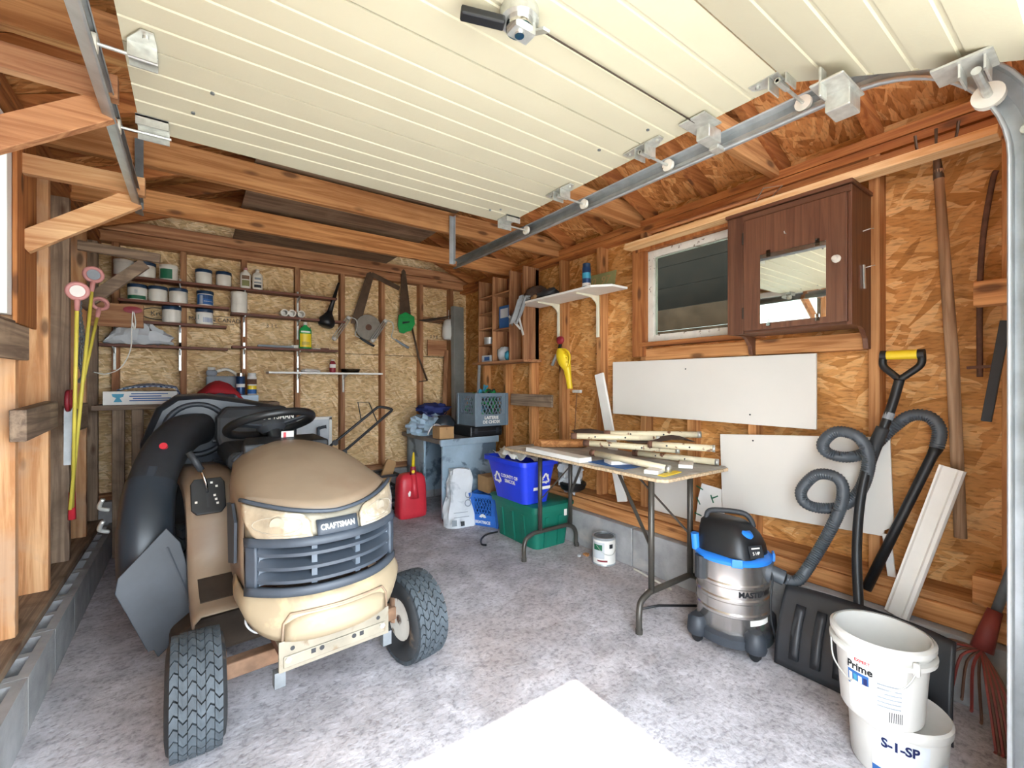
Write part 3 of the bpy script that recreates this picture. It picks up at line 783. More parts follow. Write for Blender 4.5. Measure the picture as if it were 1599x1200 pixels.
part('wiring', LB().tube(catmull([(-.26, -.03, .46), (-.275, -.04, .40), (-.24, -.06, .36), (-.19, -.05, .37)], 6), .004, 6).tube(catmull([(-.25, -.03, .45), (-.262, -.05, .41), (-.22, -.07, .375), (-.17, -.05, .38)], 6), .004, 6), 'paper_grey', TR, smooth=True)
# engine block seen through the grille
part('engine', LB().box(-.18, .18, -.08, .35, .42, .72).cyl((-.05, -.12, .60), (-.05, -.02, .60), .06, n=16).cyl((.1, -.12, .575), (.1, -.02, .575), .035, n=14), 'rust', TR)
# wheels
def wheel(x, y, rad, wid, rim_r, nblk, ncol, steer=0):
    base = TM @ Matrix.Translation(V((x, y, rad))) @ Matrix.Rotation(steer, 4, 'Z') @ Matrix.Rotation(R(90), 4, 'Y')
    mb = MB(); w2 = wid/2; r2 = rad-.014
    prof = [(rim_r-.008, -w2*.62), (rim_r, -w2*.78), (rim_r+.02, -w2*.92), ((rim_r+r2)/2, -w2*1.0), (r2-.02, -w2*.95), (r2-.004, -w2*.78), (r2, -w2*.4), (r2+.002, 0),
            (r2, w2*.4), (r2-.004, w2*.78), (r2-.02, w2*.95), ((rim_r+r2)/2, w2*1.0), (rim_r+.02, w2*.92), (rim_r, w2*.78), (rim_r-.008, w2*.62)]
    vs = MB(); vs.M = base; vs.lathe(prof[::-1], 48)
    tire = part('tire', vs, 'tire_side', TR, smooth=50)
    tb = MB()
    for c in range(ncol):
        zc = -w2*.84+wid*.84*(c+.5)/ncol; zw = wid*.84/ncol*.46
        for k in range(nblk):
            a0 = 2*PI*(k+(.5 if c % 2 else 0))/nblk; da = 2*PI/nblk*.42; sk = 2*PI/nblk*.26*(1 if c % 2 else -1)
            edge = abs(zc)/w2; rr0 = rad-.022; rr1 = rad-.001-.012*edge**4
            quad = []
            for zz, sh in ((zc-zw, -sk), (zc, sk*.6), (zc+zw, -sk*.2)):
                quad.append((zz, a0+sh-da, a0+sh+da))
            vs_ = []
            for r_ in (rr0, rr1):
                for zz, aa, ab in quad:
                    for an in (aa, ab): vs_.append(base @ V((math.cos(an)*r_, math.sin(an)*r_, zz)))
            fs = [(6, 8, 9, 7), (8, 10, 11, 9), (0, 6, 7, 1), (4, 5, 11, 10), (0, 2, 8, 6), (2, 4, 10, 8), (1, 7, 9, 3), (3, 9, 11, 5)]
            tb._add(vs_, fs)
    part('tread', tb, 'rubber', tire)
    rb = MB(); rb.M = base
    rb.lathe([(rim_r, -w2*.75), (rim_r-.012, -w2*.72), (rim_r-.02, -w2*.35), (rim_r*.55, -w2*.25), (.03, -w2*.3), (.03, w2*.3), (rim_r*.55, w2*.25), (rim_r-.02, w2*.35), (rim_r-.012, w2*.72), (rim_r, w2*.75)][::-1], 32)
    rim = part('wheel_rim', rb, 'old_white', tire, smooth=40)
    hb = MB(); hb.M = base; hb.cyl((0, 0, -w2*.75), (0, 0, w2*.75), .022, n=16)
    part('wheel_hub', hb, 'rust', tire, smooth=40)
    return tire
wheel(-.425, -.01, .200, .175, .095, 30, 6, R(-4))
wheel(.412, -.03, .200, .175, .095, 30, 6, R(5))
wheel(-.38, 1.15, .255, .22, .11, 22, 4)
wheel(.38, 1.15, .255, .22, .11, 22, 4)
# fenders with the foot boards
for sg in (-1, 1):
    path = [(.28, .33), (.34, .335), (.42, .36), (.50, .41), (.55, .50), (.60, .64), (.66, .76), (.74, .81), (.88, .83), (1.1, .83), (1.45, .80)]
    rows = []
    for (y, z) in path:
        rows.append([(sg*(.215 if y < .6 else .18), y, z-.02), (sg*.225, y, z), (sg*.385, y, z), (sg*.408, y+.005, z-.025), (sg*.411, y+.01, z-.09 if z > .45 else z-.05)])
    part('fender', LB().grid(rows), 'tan_plastic', TR, smooth=50, solid=.008)
    part('foot_mat', LB().prism([(sg*.245, .0), (sg*.38, .0), (sg*.38, .14), (sg*.245, .14)], Matrix.Translation((0, .375, .345)) @ Matrix.Rotation(R(24), 4, 'X'), .012), 'stain_dark', TR)
co_M = TM @ Matrix.Translation((0, .605, .675)) @ Matrix.Rotation(R(62), 4, 'X')
def CB():
    m = MB(); m.M = co_M; return m
co = part('shift_console', CB().prism([(-.375, 0), (-.275, 0), (-.255, .025), (-.255, .15), (-.27, .175), (-.38, .175), (-.395, .15), (-.395, .025)], Matrix.Identity(4), .016), 'black_plastic', TR, bevel=.004)
part('shift_slot', CB().box(-.333, -.323, .03, .13, .016, .018), 'ink', co)
part('shift_lever', CB().tube([(-.328, .10, .01), (-.335, .14, .05), (-.36, .22, .07)], .006, 8), 'chrome', co, smooth=True)
part('lever_knob', CB().tube([(-.352, .20, .065), (-.40, .29, .09)], .015, 10), 'black_soft', co, smooth=True)
for k, (a, b) in enumerate(((-.375, .06), (-.29, .045), (-.295, .065), (-.30, .085), (-.29, .13), (-.31, .15))): part('shift_mark', CB().box(a-.005, a+.005, b-.005, b+.005, .0162, .0172), 'paper', co)
# dash, column, steering wheel
part('dash', LB().loft([[(-.20, .50, z0), (.20, .50, z0), (.17, y1, z0+dz), (-.17, y1, z0+dz)] for z0, y1, dz in ((.55, .66, 0), (.85, .72, 0), (.965, .74, .0), (1.005, .66, .02))]), 'black_plastic', TR, bevel=.01)
part('hood_rear_trim', LB().tube([(s*.235, .545+.05*(1-s*s), 1.008-.085*abs(s)**2.6) for s in [-1+i/10 for i in range(21)]], .011, 8), 'dark_grey_plastic', TR, smooth=True)
part('dash_sticker', LB().box(-.01, .05, .495+.11, .50+.11, 1.012, 1.05), 'paper', TR)
part('dash_sticker', LB().box(.0, .012, .60, .604, 1.015, 1.045), 'red_plastic', TR)
part('steering_column', LB().cyl((-.02, .62, .95), (-.03, .70, 1.07), .035, n=16), 'black_plastic', TR, smooth=40)
SW = TM @ Matrix.Translation((-.035, .72, 1.085)) @ Matrix.Rotation(R(-20), 4, 'X') @ Matrix.Rotation(R(-6), 4, 'Y')
mb = MB(); mb.M = SW; mb.tube([(.205*math.cos(a), .205*math.sin(a), 0) for a in [2*PI*k/48 for k in range(48)]], .021, 12, closed=True)
sw = part('steering_wheel', mb, 'black_plastic', TR, smooth=True)
mb = MB(); mb.M = SW; mb.lathe([(.0, -.05), (.05, -.05), (.075, -.02), (.07, .0), (0, .005)], 24); part('wheel_boss', mb, 'black_soft', sw, smooth=40)
for a in (R(-25), R(205), R(90)):
    mb = MB(); mb.M = SW; mb.beam((.05*math.cos(a), .05*math.sin(a), -.015), (.2*math.cos(a), .2*math.sin(a), 0), .045, .012); part('spoke', mb, 'dark_grey_plastic', sw, bevel=.004)
# seat
se = part('seat_cushion', LB().loft([[(-w, .86, z), (w, .86, z), (w, 1.28, z+.02), (-w, 1.28, z+.02)] for w, z in ((.19, .82), (.22, .85), (.22, .90), (.19, .93))]), 'black_soft', TR, bevel=.02)
part('seat_back', LB().loft([[(-w, y0, z), (w, y0, z), (w, y0+.09, z), (-w, y0+.09, z)] for w, y0, z in ((.20, 1.22, .87), (.225, 1.25, .97), (.22, 1.28, 1.09), (.17, 1.31, 1.155))]), 'black_soft', TR, bevel=.02)
text('seat_lettering', 'CRAFTSMAN', .05, TM @ AX((.10, 1.268, 1.085), (1, 0, 0), (0, .15, 1)), 'paper', TR, wx=.8, bold=.001)
# grass bagger behind the seat
bg_out = [(-.27, .72), (-.27, .93), (-.19, 1.15), (-.10, 1.222), (.06, 1.232), (.30, 1.19), (.55, 1.13), (.62, 1.08), (.62, .72)]
rows = []
for y, sc in ((3.50, .90), (3.53, .98), (3.60, 1.0), (4.05, 1.0), (4.12, .95)):
    rows.append([(.16+(a-.16)*sc, y, .95+(b-.95)*sc) for a, b in bg_out][::-1])
bag = part('bagger_lid', MB().loft(rows), 'bag_black', TR, smooth=40)
for a, b in (((.10, 3.49, .93), (.50, 3.49, .90)), ((.06, 3.49, .86), (.50, 3.49, .83)), ((.10, 3.49, .80), (.40, 3.49, .78))):
    part('bagger_rib', MB().beam(a, b, .02, .018), 'bag_black', bag, bevel=.004)
part('bagger_rib', MB().tube([(-.14, 3.525, 1.02), (-.10, 3.52, 1.14), (.0, 3.515, 1.185), (.25, 3.515, 1.15), (.52, 3.515, 1.095)], .006, 6), 'black_plastic', bag)
part('bagger_bag', MB().loft([[(.16+sx*w, y, z) for sx, y in ((-1, 3.6), (1, 3.6), (1, 4.1), (-1, 4.1))] for w, z in ((.36, .32), (.40, .50), (.41, .74))]), 'black_soft', TR, bevel=.02)
# chute
pth = catmull([(-.175, 2.70, .36), (-.185, 2.76, .58), (-.175, 2.90, .77), (-.125, 3.10, .92), (-.05, 3.33, 1.0), (.02, 3.52, 1.01)], 6)
n_ = len(pth); rows = []
for i, p in enumerate(pth):
    t_ = (pth[min(i+1, n_-1)]-pth[max(i-1, 0)]).normalized(); x_ = t_.cross(V((0, -.5, 1)).normalized()); x_ = V((1, .25, 0))-t_*V((1, .25, 0)).dot(t_); x_.normalize(); y_ = t_.cross(x_)
    f = i/(n_-1); w = .102; h = .102
    rows.append([p+x_*(w*math.copysign(abs(math.cos(a))**.75, math.cos(a)))+y_*(h*math.copysign(abs(math.sin(a))**.75, math.sin(a))) for a in [2*PI*k/24 for k in range(24)]])
k_ = int(n_*.36)
ch = part('chute', MB().loft(rows[k_:]), 'black_soft', TR, smooth=40)
lo = []
for i, row in enumerate(rows[:k_+2]):
    c = sum(row, V())/len(row); lo.append([c+(q-c)*1.06 for q in row])
part('chute_lower', MB().loft(lo), 'bag_black', TR, smooth=40)
part('chute_ring', MB().tube([V((.02, 3.485, 1.01))+V((.165*math.cos(a), .02*math.sin(a), .160*math.sin(a))) for a in [2*PI*k/32 for k in range(32)]], .018, 8, closed=True), 'dark_grey_plastic', TR, smooth=True)
part('chute_sticker', MB().cyl((-.125, 2.985, .965), (-.128, 2.970, .975), .018, n=14), 'red_plastic', ch)
part('chute_handle', MB().beam((-.185, 2.80, .79), (-.165, 2.88, .88), .04, .03, (0, -1, .5)), 'dark_grey_plastic', ch, bevel=.006)
for z in (.72, .62):
    part('chute_latch', MB().tube(catmull([(-.315, 2.74, z), (-.345, 2.72, z+.02), (-.33, 2.70, z+.06)], 4), .009, 8), 'zinc', TR, smooth=True)
# rubber deflector hanging in front of the deck
dM = AX((0, 2.50, 0), (1, .16, 0), (0, .18, 1))
dp = [(-.265, .41), (-.255, .47), (-.085, .645), (-.035, .57), (-.005, .43), (.015, .36), (.055, .31), (.05, .25), (-.09, .125), (-.125, .10), (-.14, .135), (-.16, .135)]
df = part('deflector', MB().prism(dp, dM, .012), 'dark_grey_plastic', TR, bevel=.003)
part('deflector_ridge', MB().beam(dM @ V((-.10, .56, .0)), dM @ V((-.02, .30, .0)), .05, .02, (0, -1, 0)), 'dark_grey_plastic', df, bevel=.008)
text('deflector_lettering', 'DANGER', .03, dM @ AX((-.13, .35, .0135), (.55, -.83, 0), (.83, .55, 0)), 'black_soft', df) if False else None
part('mower_deck', LB().loft([[(-.48*w, .42, z), (.48*w, .42, z), (.48*w, 1.0, z), (-.48*w, 1.0, z)] for w, z in ((1, .09), (1, .20), (.8, .26))]), 'stain_dark', TR, bevel=.02)
# ================================================================ back wall shelves and jars
def shelf(x0, x1, z, label, m='redwood_X', dep=.13, th=.02, ups=(), kind='shelf', edge=None):
    r = thing('wall_shelf', label, 'shelf', ((x0+x1)/2, YB, z), group='shelves on the back wall')
    part('shelf_board', MB().box(x0, x1, YB-dep, YB-.002, z-th, z), m, r, bevel=.002)
    for u in ups:
        part('shelf_standard', MB().box(u-.008, u+.008, YB-.012, YB-.001, z-.20, z+.04), 'zinc', r)
        part('shelf_arm', MB().prism([(YB-dep+.01, z-th), (YB-.012, z-th), (YB-.012, z-th-.05), (YB-dep+.01, z-th-.008)], YZ(u-.004), .008), 'zinc', r)
    return r
shelf(-.50, 1.17, 2.16, 'topmost long reddish shelf on the back wall carrying jars and two bottles', ups=(-.09, .38, .83))
shelf(-.48, .26, 1.975, 'second reddish shelf from the top with four jars', ups=(-.09,))
shelf(.27, 1.25, 1.935, 'reddish shelf with a white canister and roller tubes', ups=(.38, .83))
shelf(-.58, .24, 1.81, 'short reddish shelf holding two jars under the four jar shelf', ups=(-.51, -.09))
shelf(-.59, .25, 1.615, 'reddish shelf with a crumpled silver bag on it', ups=(-.51, -.09))
shelf(.28, 1.18, 1.64, 'reddish shelf with the green spray bottle', ups=(.38, .83))
ws = shelf(.56, 1.62, 1.415, 'white shelf board on slotted standards, lowest on the back wall', 'white_paint', .17, .018, ups=(.83, 1.26))
for z_, lab in ((2.17, 0),): pass
def jar(x, z, r, h, label, lab=None, lidm='navy_lid', y=4.675):
    t = thing('jar', label, 'jar', (x, y, z), group='jars on the back wall shelves')
    part('jar_body', MB().lathe([(r*.88, z), (r, z+.012), (r, z+h*.74), (r*.94, z+h*.80)], 28, Matrix.Translation((x, y, 0))), 'jar_white', t, smooth=45)
    part('lid', MB().lathe([(r*1.02, z+h*.78), (r*1.03, z+h*.80), (r*1.03, z+h*.97), (r*.97, z+h)], 28, Matrix.Translation((x, y, 0))), lidm, t, smooth=45)
    if lab:
        mb = MB()
        for (a0, a1, z0, z1, mm) in lab:
            g = MB().grid([[(x+(r+.0012)*math.sin(R(a)), y-(r+.0012)*math.cos(R(a)), z+h*zz) for a in range(a0, a1+1, 6)] for zz in (z0, z1)])
            part('jar_label', g, mm, t, smooth=True)
    return t
JH = .125
jar(-.45, 2.161, .060, JH, 'white jar half hidden behind the wooden bracket on the top shelf', lidm='jar_white')
jar(-.315, 2.161, .066, JH, 'white jar with navy lid, leftmost with a navy lid on the top shelf')
jar(-.165, 2.161, .062, JH, 'white pail with green printed label on the top shelf', [(-60, 24, .06, .70, 'green_dark')], 'jar_white')
jar(.075, 2.161, .060, JH, 'white jar with navy lid on the top shelf, left of the pair by the bottles')
jar(.220, 2.161, .058, JH, 'white jar with navy lid on the top shelf, standing next to the two bottles')
jar(-.365, 1.976, .062, JH, 'white jar with printed grey green label, leftmost on the four jar shelf', [(-66, 60, .30, .68, 'paper'), (-66, 60, .04, .26, 'green_dark'), (-12, 6, .38, .62, 'ink_grey')])
jar(-.235, 1.976, .062, JH, 'plain white jar with navy lid, second on the four jar shelf')
jar(-.100, 1.976, .063, JH, 'plain white jar with navy lid, third on the four jar shelf')
jar(.085, 1.976, .060, JH, 'jar with black and blue label, rightmost on the four jar shelf', [(-66, 66, .06, .72, 'ink_blue'), (-40, -16, .08, .66, 'paper'), (-16, 66, .44, .70, 'ink'), (-10, 60, .25, .30, 'paper')])
jar(-.145, 1.811, .065, .135, 'plain white jar with navy lid alone in the middle of the two jar shelf')
jar(.080, 1.811, .062, .135, 'jar with white and blue label, right one on the two jar shelf', [(-66, 66, .06, .72, 'paper'), (-10, 66, .14, .44, 'ink_blue'), (-50, -34, .30, .60, 'green_dark')])
c = thing('canister', 'tall ribbed off-white canister at the left end of the roller tube shelf', 'canister', (.335, 4.665, 1.936))
part('canister_body', MB().lathe([(.062, 1.936), (.064, 1.945), (.064, 2.0), (.063, 2.004), (.064, 2.008), (.064, 2.06), (.063, 2.064), (.064, 2.068), (.064, 2.105)], 28, Matrix.Translation((.335, 4.665, 0))), 'jar_white', c, smooth=40)
part('lid', MB().lathe([(.066, 2.104), (.066, 2.118), (.06, 2.124)], 28, Matrix.Translation((.335, 4.665, 0))), 'jar_white', c, smooth=40)
def bottle(x, y, z, r, h, bm, cm, label, lab=None, sq=1.0, cat='bottle', group=None, neck=.35, name='bottle'):
    t = thing(name, label, cat, (x, y, z), group=group)
    part('bottle_body', MB().lathe([(r*.9, z), (r, z+.01), (r, z+h*.68), (r*.85, z+h*.76), (r*neck, z+h*.86), (r*neck, z+h*.90)], 20, Matrix.Translation((x, y, 0)), 1, sq), bm, t, smooth=50)
    part('bottle_cap', MB().lathe([(r*neck*1.15, z+h*.89), (r*neck*1.15, z+h*.98), (r*neck*.9, z+h)], 16, Matrix.Translation((x, y, 0))), cm, t, smooth=45)
    for (z0, z1, mm, a) in lab or ():
        part('bottle_label', MB().grid([[(x+(r+.001)*math.sin(R(q)), y-(r+.001)*math.cos(R(q))*sq, z+h*zz) for q in range(-a, a+1, 6)] for zz in (z0, z1)]), mm, t, smooth=True)
    return t
bottle(.385, 4.67, 2.161, .042, .19, 'jar_white', 'pink', 'white bottle with brown lettering and pink cap on the top shelf', [(.12, .40, 'book_green', 42), (.44, .62, 'rust_tan', 42)], .7, group='bottles on the top shelf')
bottle(.480, 4.67, 2.161, .042, .19, 'jar_white', 'jar_white', 'white bottle with black lettering, right one on the top shelf', [(.10, .24, 'ink', 42), (.30, .38, 'ink_grey', 42), (.48, .58, 'ink_grey', 36)], .7, group='bottles on the top shelf')
bottle(.885, 4.67, 1.641, .056, .26, 'green', 'paper', 'green bottle with yellow label and white nozzle', [(.06, .56, 'yellow', 60), (.14, .26, 'book_green', 40), (.60, .66, 'paper', 50)], .6, neck=.28)
bottle(1.135, 4.66, 1.416, .030, .13, 'red_dark', 'old_white', 'small red and white bottle on the white shelf', [(.35, .62, 'paper', 80)], 1, neck=.55)
for k, x in enumerate((.70, .765, .845)):
    single('roller_tube', MB().lathe([(.034, 0), (.034, .10), (.024, .10), (.024, .004), (0, .004)], 22, AX((x, 4.74, 1.972), (1, 0, 0), (0, 0, 1)) ), 'jar_white',
           ('white paint roller tube, leftmost of three lying on a shelf', 'white paint roller tube, middle of three lying on a shelf', 'white paint roller tube, rightmost of three lying on a shelf')[k], 'roller', 'roller tubes on the shelf', smooth=40)
single('thin_stick', MB().cyl((.42, 4.70, 1.948), (.66, 4.66, 1.948), .007, n=8), 'pine_pale_X', 'thin wooden stick lying beside the roller tubes', 'stick')
# loose things on the green bottle's shelf and the white shelf
single('metal_file', MB().beam((.48, 4.66, 1.652), (.78, 4.66, 1.652), .03, .02), 'ink_grey', 'grey bar shaped file lying on the green bottle shelf', 'file', bevel=.004)
single('sandpaper_block', MB().beam((.76, 4.67, 1.656), (.82, 4.67, 1.656), .04, .03), 'old_white', 'small pale block beside the green bottle', 'block', bevel=.004)
t = thing('putty_knife', 'putty knife with dark handle right of the green bottle', 'knife', (1.02, 4.66, 1.641))
part('blade', MB().beam((.95, 4.66, 1.645), (1.02, 4.66, 1.645), .03, .004), 'zinc', t); part('handle', MB().beam((1.02, 4.66, 1.648), (1.10, 4.66, 1.648), .022, .014), 'redwood_X', t, bevel=.003)
single('white_rag', blob(MB(), (.93, 4.66, 1.428), (.085, .05, .018), amp=.5, flat=1.4155), 'paper', 'folded white rag on the white shelf', 'rag', smooth=True)
single('plastic_tray', MB().lathe([(.06, 1.416), (.085, 1.422), (.10, 1.452), (.105, 1.453)], 20, Matrix.Translation((1.31, 4.665, 0)), 1.0, .7), 'clear_plastic', 'clear plastic tray on the right end of the white shelf', 'tray', smooth=40, solid=.002)
# crumpled silver bag
rows = []
for i in range(15):
    f = i/14; x = -.56+.42*f; hh = .02+.075*math.sin(PI*min(1, f*1.05))**.8*(1-.2*f)+.03*max(0, f-.55)
    row = []
    for k in range(12):
        a = 2*PI*k/12; rr = 1+.8*noise.noise(V((x*14, a*2.2, 3)))
        row.append((x+.03*noise.noise(V((a, x*7, 1))), 4.675+.05*math.cos(a)*rr, max(1.617, 1.617+hh*.9+hh*math.sin(a)*rr+.05*max(0, f-.6))))
    rows.append(row)
single('silver_bag', MB().loft(rows), 'paper_grey', 'crumpled silver plastic bag on a reddish shelf', 'bag', smooth=25)
# ---- tools hung on the back wall
t = thing('funnel', 'black long necked funnel hanging point up on the back wall', 'funnel', (1.10, 4.66, 1.85))
fa, fb_ = V((1.06, 4.645, 1.865)), V((1.205, 4.70, 2.33))
part('funnel_cone', MB().tube([fa.lerp(fb_, q) for q in (0, .02, .07, .15, .22, .30, .34)], [.045, .066, .078, .078, .055, .032, .025], 20), 'black_plastic', t, smooth=50)
part('funnel_spout', MB().tube([fa.lerp(fb_, q) for q in (.34, .65, 1)], [.025, .018, .010], 12), 'black_plastic', t, smooth=True)
def plate(pts, y, th=.004): return MB().prism(pts, XZ(y), th)
t = thing('bow_saw', 'rusty brown bow saw frame hanging on the back wall', 'saw', (1.45, 4.72, 1.95))
part('saw_blade', plate([(1.33, 1.93), (1.44, 1.95), (1.575, 2.46), (1.54, 2.50), (1.50, 2.48)], 4.735), 'saw_steel', t)
part('saw_arm', MB().beam((1.55, 4.73, 2.475), (1.86, 4.73, 2.36), .012, .05), 'saw_steel', t, bevel=.003)
t = thing('hand_saw', 'hand saw with dark blade and green handle hanging from the top plate', 'saw', (1.92, 4.70, 1.9))
part('saw_blade', plate([(1.875, 2.55), (1.90, 2.58), (1.925, 2.55), (1.99, 2.05), (1.85, 2.03)], 4.712), 'saw_steel', t)
hd = [(1.84, 2.06), (1.92, 2.10), (2.02, 2.06), (2.03, 1.98), (1.99, 1.90), (1.93, 1.88), (1.90, 1.86), (1.85, 1.87), (1.83, 1.95)]
part('saw_handle', plate(hd, 4.716, .022), 'green', t, bevel=.004)
part('handle_grip', plate([(1.88, 1.965), (1.96, 1.985), (1.965, 2.0), (1.88, 1.99)], 4.692, .003), 'ink', t)
t = thing('grinding_disc', 'large grey grinding disc hung between the two roller frames', 'disc', (1.51, 4.72, 1.78))
part('disc_body', MB().cyl((1.51, 4.735, 1.90), (1.51, 4.705, 1.90), .135, n=40), 'grindstone', t, smooth=40)
part('disc_hub', MB().cyl((1.51, 4.706, 1.90), (1.51, 4.698, 1.90), .032, n=20), 'rust', t, smooth=40)
def roller_frame(dx, label, hm):
    t = thing('paint_roller', label, 'paint roller', (1.35+dx, 4.67, 1.7), group='paint roller frames on the back wall')
    part('roller_cage', MB().tube([(1.15+dx, 4.665, 1.755), (1.29+dx, 4.665, 1.975)], .006, 6).tube([(1.13+dx, 4.66, 1.765), (1.275+dx, 4.66, 1.985)], .005, 6).tube([(1.165+dx, 4.655, 1.745), (1.305+dx, 4.655, 1.965)], .005, 6), 'zinc', t)
    for p in ((1.15, 1.755), (1.29, 1.975)): part('roller_end', MB().cyl((p[0]+dx-.008, 4.66, p[1]-.012), (p[0]+dx+.008, 4.66, p[1]+.012), .022, n=14), 'white_plastic', t, smooth=40)
    part('roller_wire', MB().tube(catmull([(1.295+dx, 4.66, 1.985), (1.36+dx, 4.65, 1.965), (1.375+dx, 4.65, 1.90), (1.355+dx, 4.65, 1.81), (1.40+dx, 4.65, 1.78)], 6), .005, 8), 'zinc', t, smooth=True)
    part('roller_grip', MB().tube([(1.40+dx, 4.65, 1.78), (1.48+dx, 4.65, 1.735), (1.55+dx, 4.65, 1.70)], [.010, .014, .013], 10), hm, t, smooth=True)
roller_frame(0, 'paint roller frame with dark handle left of the grinding disc', 'black_soft')
roller_frame(.385, 'paint roller frame with pale handle right of the grinding disc', 'ink_grey')
t = thing('grass_whip', 'thin dark metal tool with bent tip hanging right of the green handled saw', 'hand tool', (2.1, 4.7, 1.3))
part('tool_shaft', MB().tube([(2.0, 4.71, 1.93), (2.08, 4.71, 1.60), (2.19, 4.72, 1.34)], .012, 8), 'saw_steel', t, smooth=True)
part('tool_tip', MB().tube([(2.19, 4.72, 1.34), (2.08, 4.70, 1.325)], .006, 6), 'saw_steel', t)
t = thing('wire_hooks', 'bundle of dark wire prongs sticking out of a back wall stud', 'hook', (2.15, 4.66, 2.0))
for k in range(5): part('prong', MB().tube(catmull([(2.10, 4.745, 2.03), (2.20+.02*k, 4.66-.02*k, 2.03+.012*(k-2)), (2.30+.02*k, 4.62-.03*k, 2.035+.02*(k-2))], 4), .005, 6), 'stain_dark', t)
# ---- bench along the back wall with its load
t = thing('wooden_bench', 'rough wooden bench along the back wall behind the grass bagger', 'bench', (0, 4.55, 0))
part('bench_top', MB().box(-.60, .62, 4.38, 4.745, 1.105, 1.142), 'pine_grey_X', t, bevel=.003)
for x in (-.49, -.38): part('bench_leg', MB().box(x, x+.07, 4.42, 4.46, .0, 1.105), 'pine_grey_Z', t, bevel=.003)
part('bench_leg', MB().box(.52, .58, 4.42, 4.46, .0, 1.105), 'pine_grey_Z', t, bevel=.003)
t = thing('cardboard_carton', 'flat white and blue printed carton at the left end of the bench', 'box', (-.33, 4.47, 1.143))
part('carton_body', MB().box(-.54, -.10, 4.40, 4.62, 1.143, 1.245), 'paper', t, bevel=.003)
part('carton_print', MB().prism([(-.49, 1.225), (-.42, 1.225), (-.425, 1.205), (-.445, 1.195), (-.43, 1.165), (-.48, 1.165), (-.465, 1.195), (-.485, 1.205)], XZ(4.399), .001), 'teal', t)
for z0, x0, x1 in ((1.222, -.38, -.16), (1.203, -.39, -.20), (1.186, -.37, -.14), (1.170, -.39, -.16)): part('carton_print', MB().box(x0, x1, 4.3985, 4.3995, z0, z0+.008), 'ink_blue', t)
m, tt, p = newmat('check_cloth'); v = coords(tt, (60, 60, 60), rnd=False); ck = N(tt, 'TexChecker'); ck.inputs['Scale'].default_value = 1.0
ck.inputs['Color1'].default_value = lin('26406e'); ck.inputs['Color2'].default_value = lin('b9c6d6'); tt.links.new(v, ck.inputs['Vector']); tt.links.new(ck.outputs[0], p.inputs['Base Color']); p.inputs['Roughness'].default_value = .9
rows = []
for i in range(17):
    f = i/16; x = -.46+.40*f
    rows.append([(x, 4.385+.24*j/8, 1.252+.048*math.sin(PI*f)**.7*(.6+.4*math.sin(PI*j/8))+.006*noise.noise(V((x*14, j*.9, 0)))-(.05 if f > .93 else 0)) for j in range(9)])
single('checked_towel', MB().grid(rows), 'check_cloth', 'blue and white checked towel on the printed carton', 'towel', smooth=True, solid=.008)
rows = []
for i in range(19):
    f = i/18; x = .0+.36*f
    rows.append([(x, 4.36+.32*j/10, 1.150+(.175*math.sin(PI*min(1, f*1.0))**.8)*(.45+.55*math.sin(PI*j/10)**.7)+.028*noise.noise(V((x*16, j*.8, 4)))) for j in range(11)])
single('red_cloth', MB().grid(rows), 'red_cloth', 'crumpled red cloth on the bench behind the tractor', 'cloth', smooth=35, solid=.008)
t = thing('plastic_jug', 'grey plastic jug with a handle behind the red cloth', 'jug', (.20, 4.66, 1.143))
part('jug_body', MB().box(.09, .33, 4.60, 4.72, 1.143, 1.37).box(.09, .17, 4.60, 4.72, 1.37, 1.42), 'ink_grey', t, bevel=.015)
part('jug_cap', MB().cyl((.13, 4.66, 1.42), (.13, 4.66, 1.445), .028, n=16), 'white_plastic', t, smooth=40)
part('jug_handle', MB().tube(catmull([(.17, 4.66, 1.41), (.24, 4.66, 1.43), (.31, 4.66, 1.39), (.32, 4.66, 1.35)], 6), .014, 10), 'old_white', t, smooth=True)
single('grey_blue_box', MB().box(.29, .46, 4.40, 4.56, 1.143, 1.205), 'sky_plastic', 'small grey blue box on the bench under two spray cans', 'box', bevel=.003)
def spray(x, y, z, r, h, bands, label, group=None, capm='white_plastic', name='spray_can'):
    t = thing(name, label, 'spray can', (x, y, z), group=group)
    part('can_body', MB().lathe([(r*.97, z), (r, z+.004), (r, z+h*.82), (r*.75, z+h*.88)], 24, Matrix.Translation((x, y, 0))), bands[0][2], t, smooth=40)
    part('can_cap', MB().lathe([(r*.9, z+h*.84), (r*.9, z+h*.98), (r*.8, z+h)], 20, Matrix.Translation((x, y, 0))), capm, t, smooth=40)
    for z0, z1, mm in bands[1:]: part('can_label', MB().lathe([(r*1.012, z+h*z0), (r*1.012, z+h*z1)], 24, Matrix.Translation((x, y, 0))), mm, t, smooth=40)
    return t
spray(.335, 4.50, 1.206, .034, .19, [(0, 0, 'spray_blue'), (.35, .5, 'paper')], 'silver topped spray can on the grey blue box', 'spray cans on the bench', 'chrome')
spray(.420, 4.50, 1.206, .036, .19, [(0, 0, 'paper'), (.48, .72, 'rust'), (.05, .25, 'ink_blue'), (.25, .42, 'yellow')], 'white capped spray can with red and yellow bands on the grey blue box', 'spray cans on the bench')

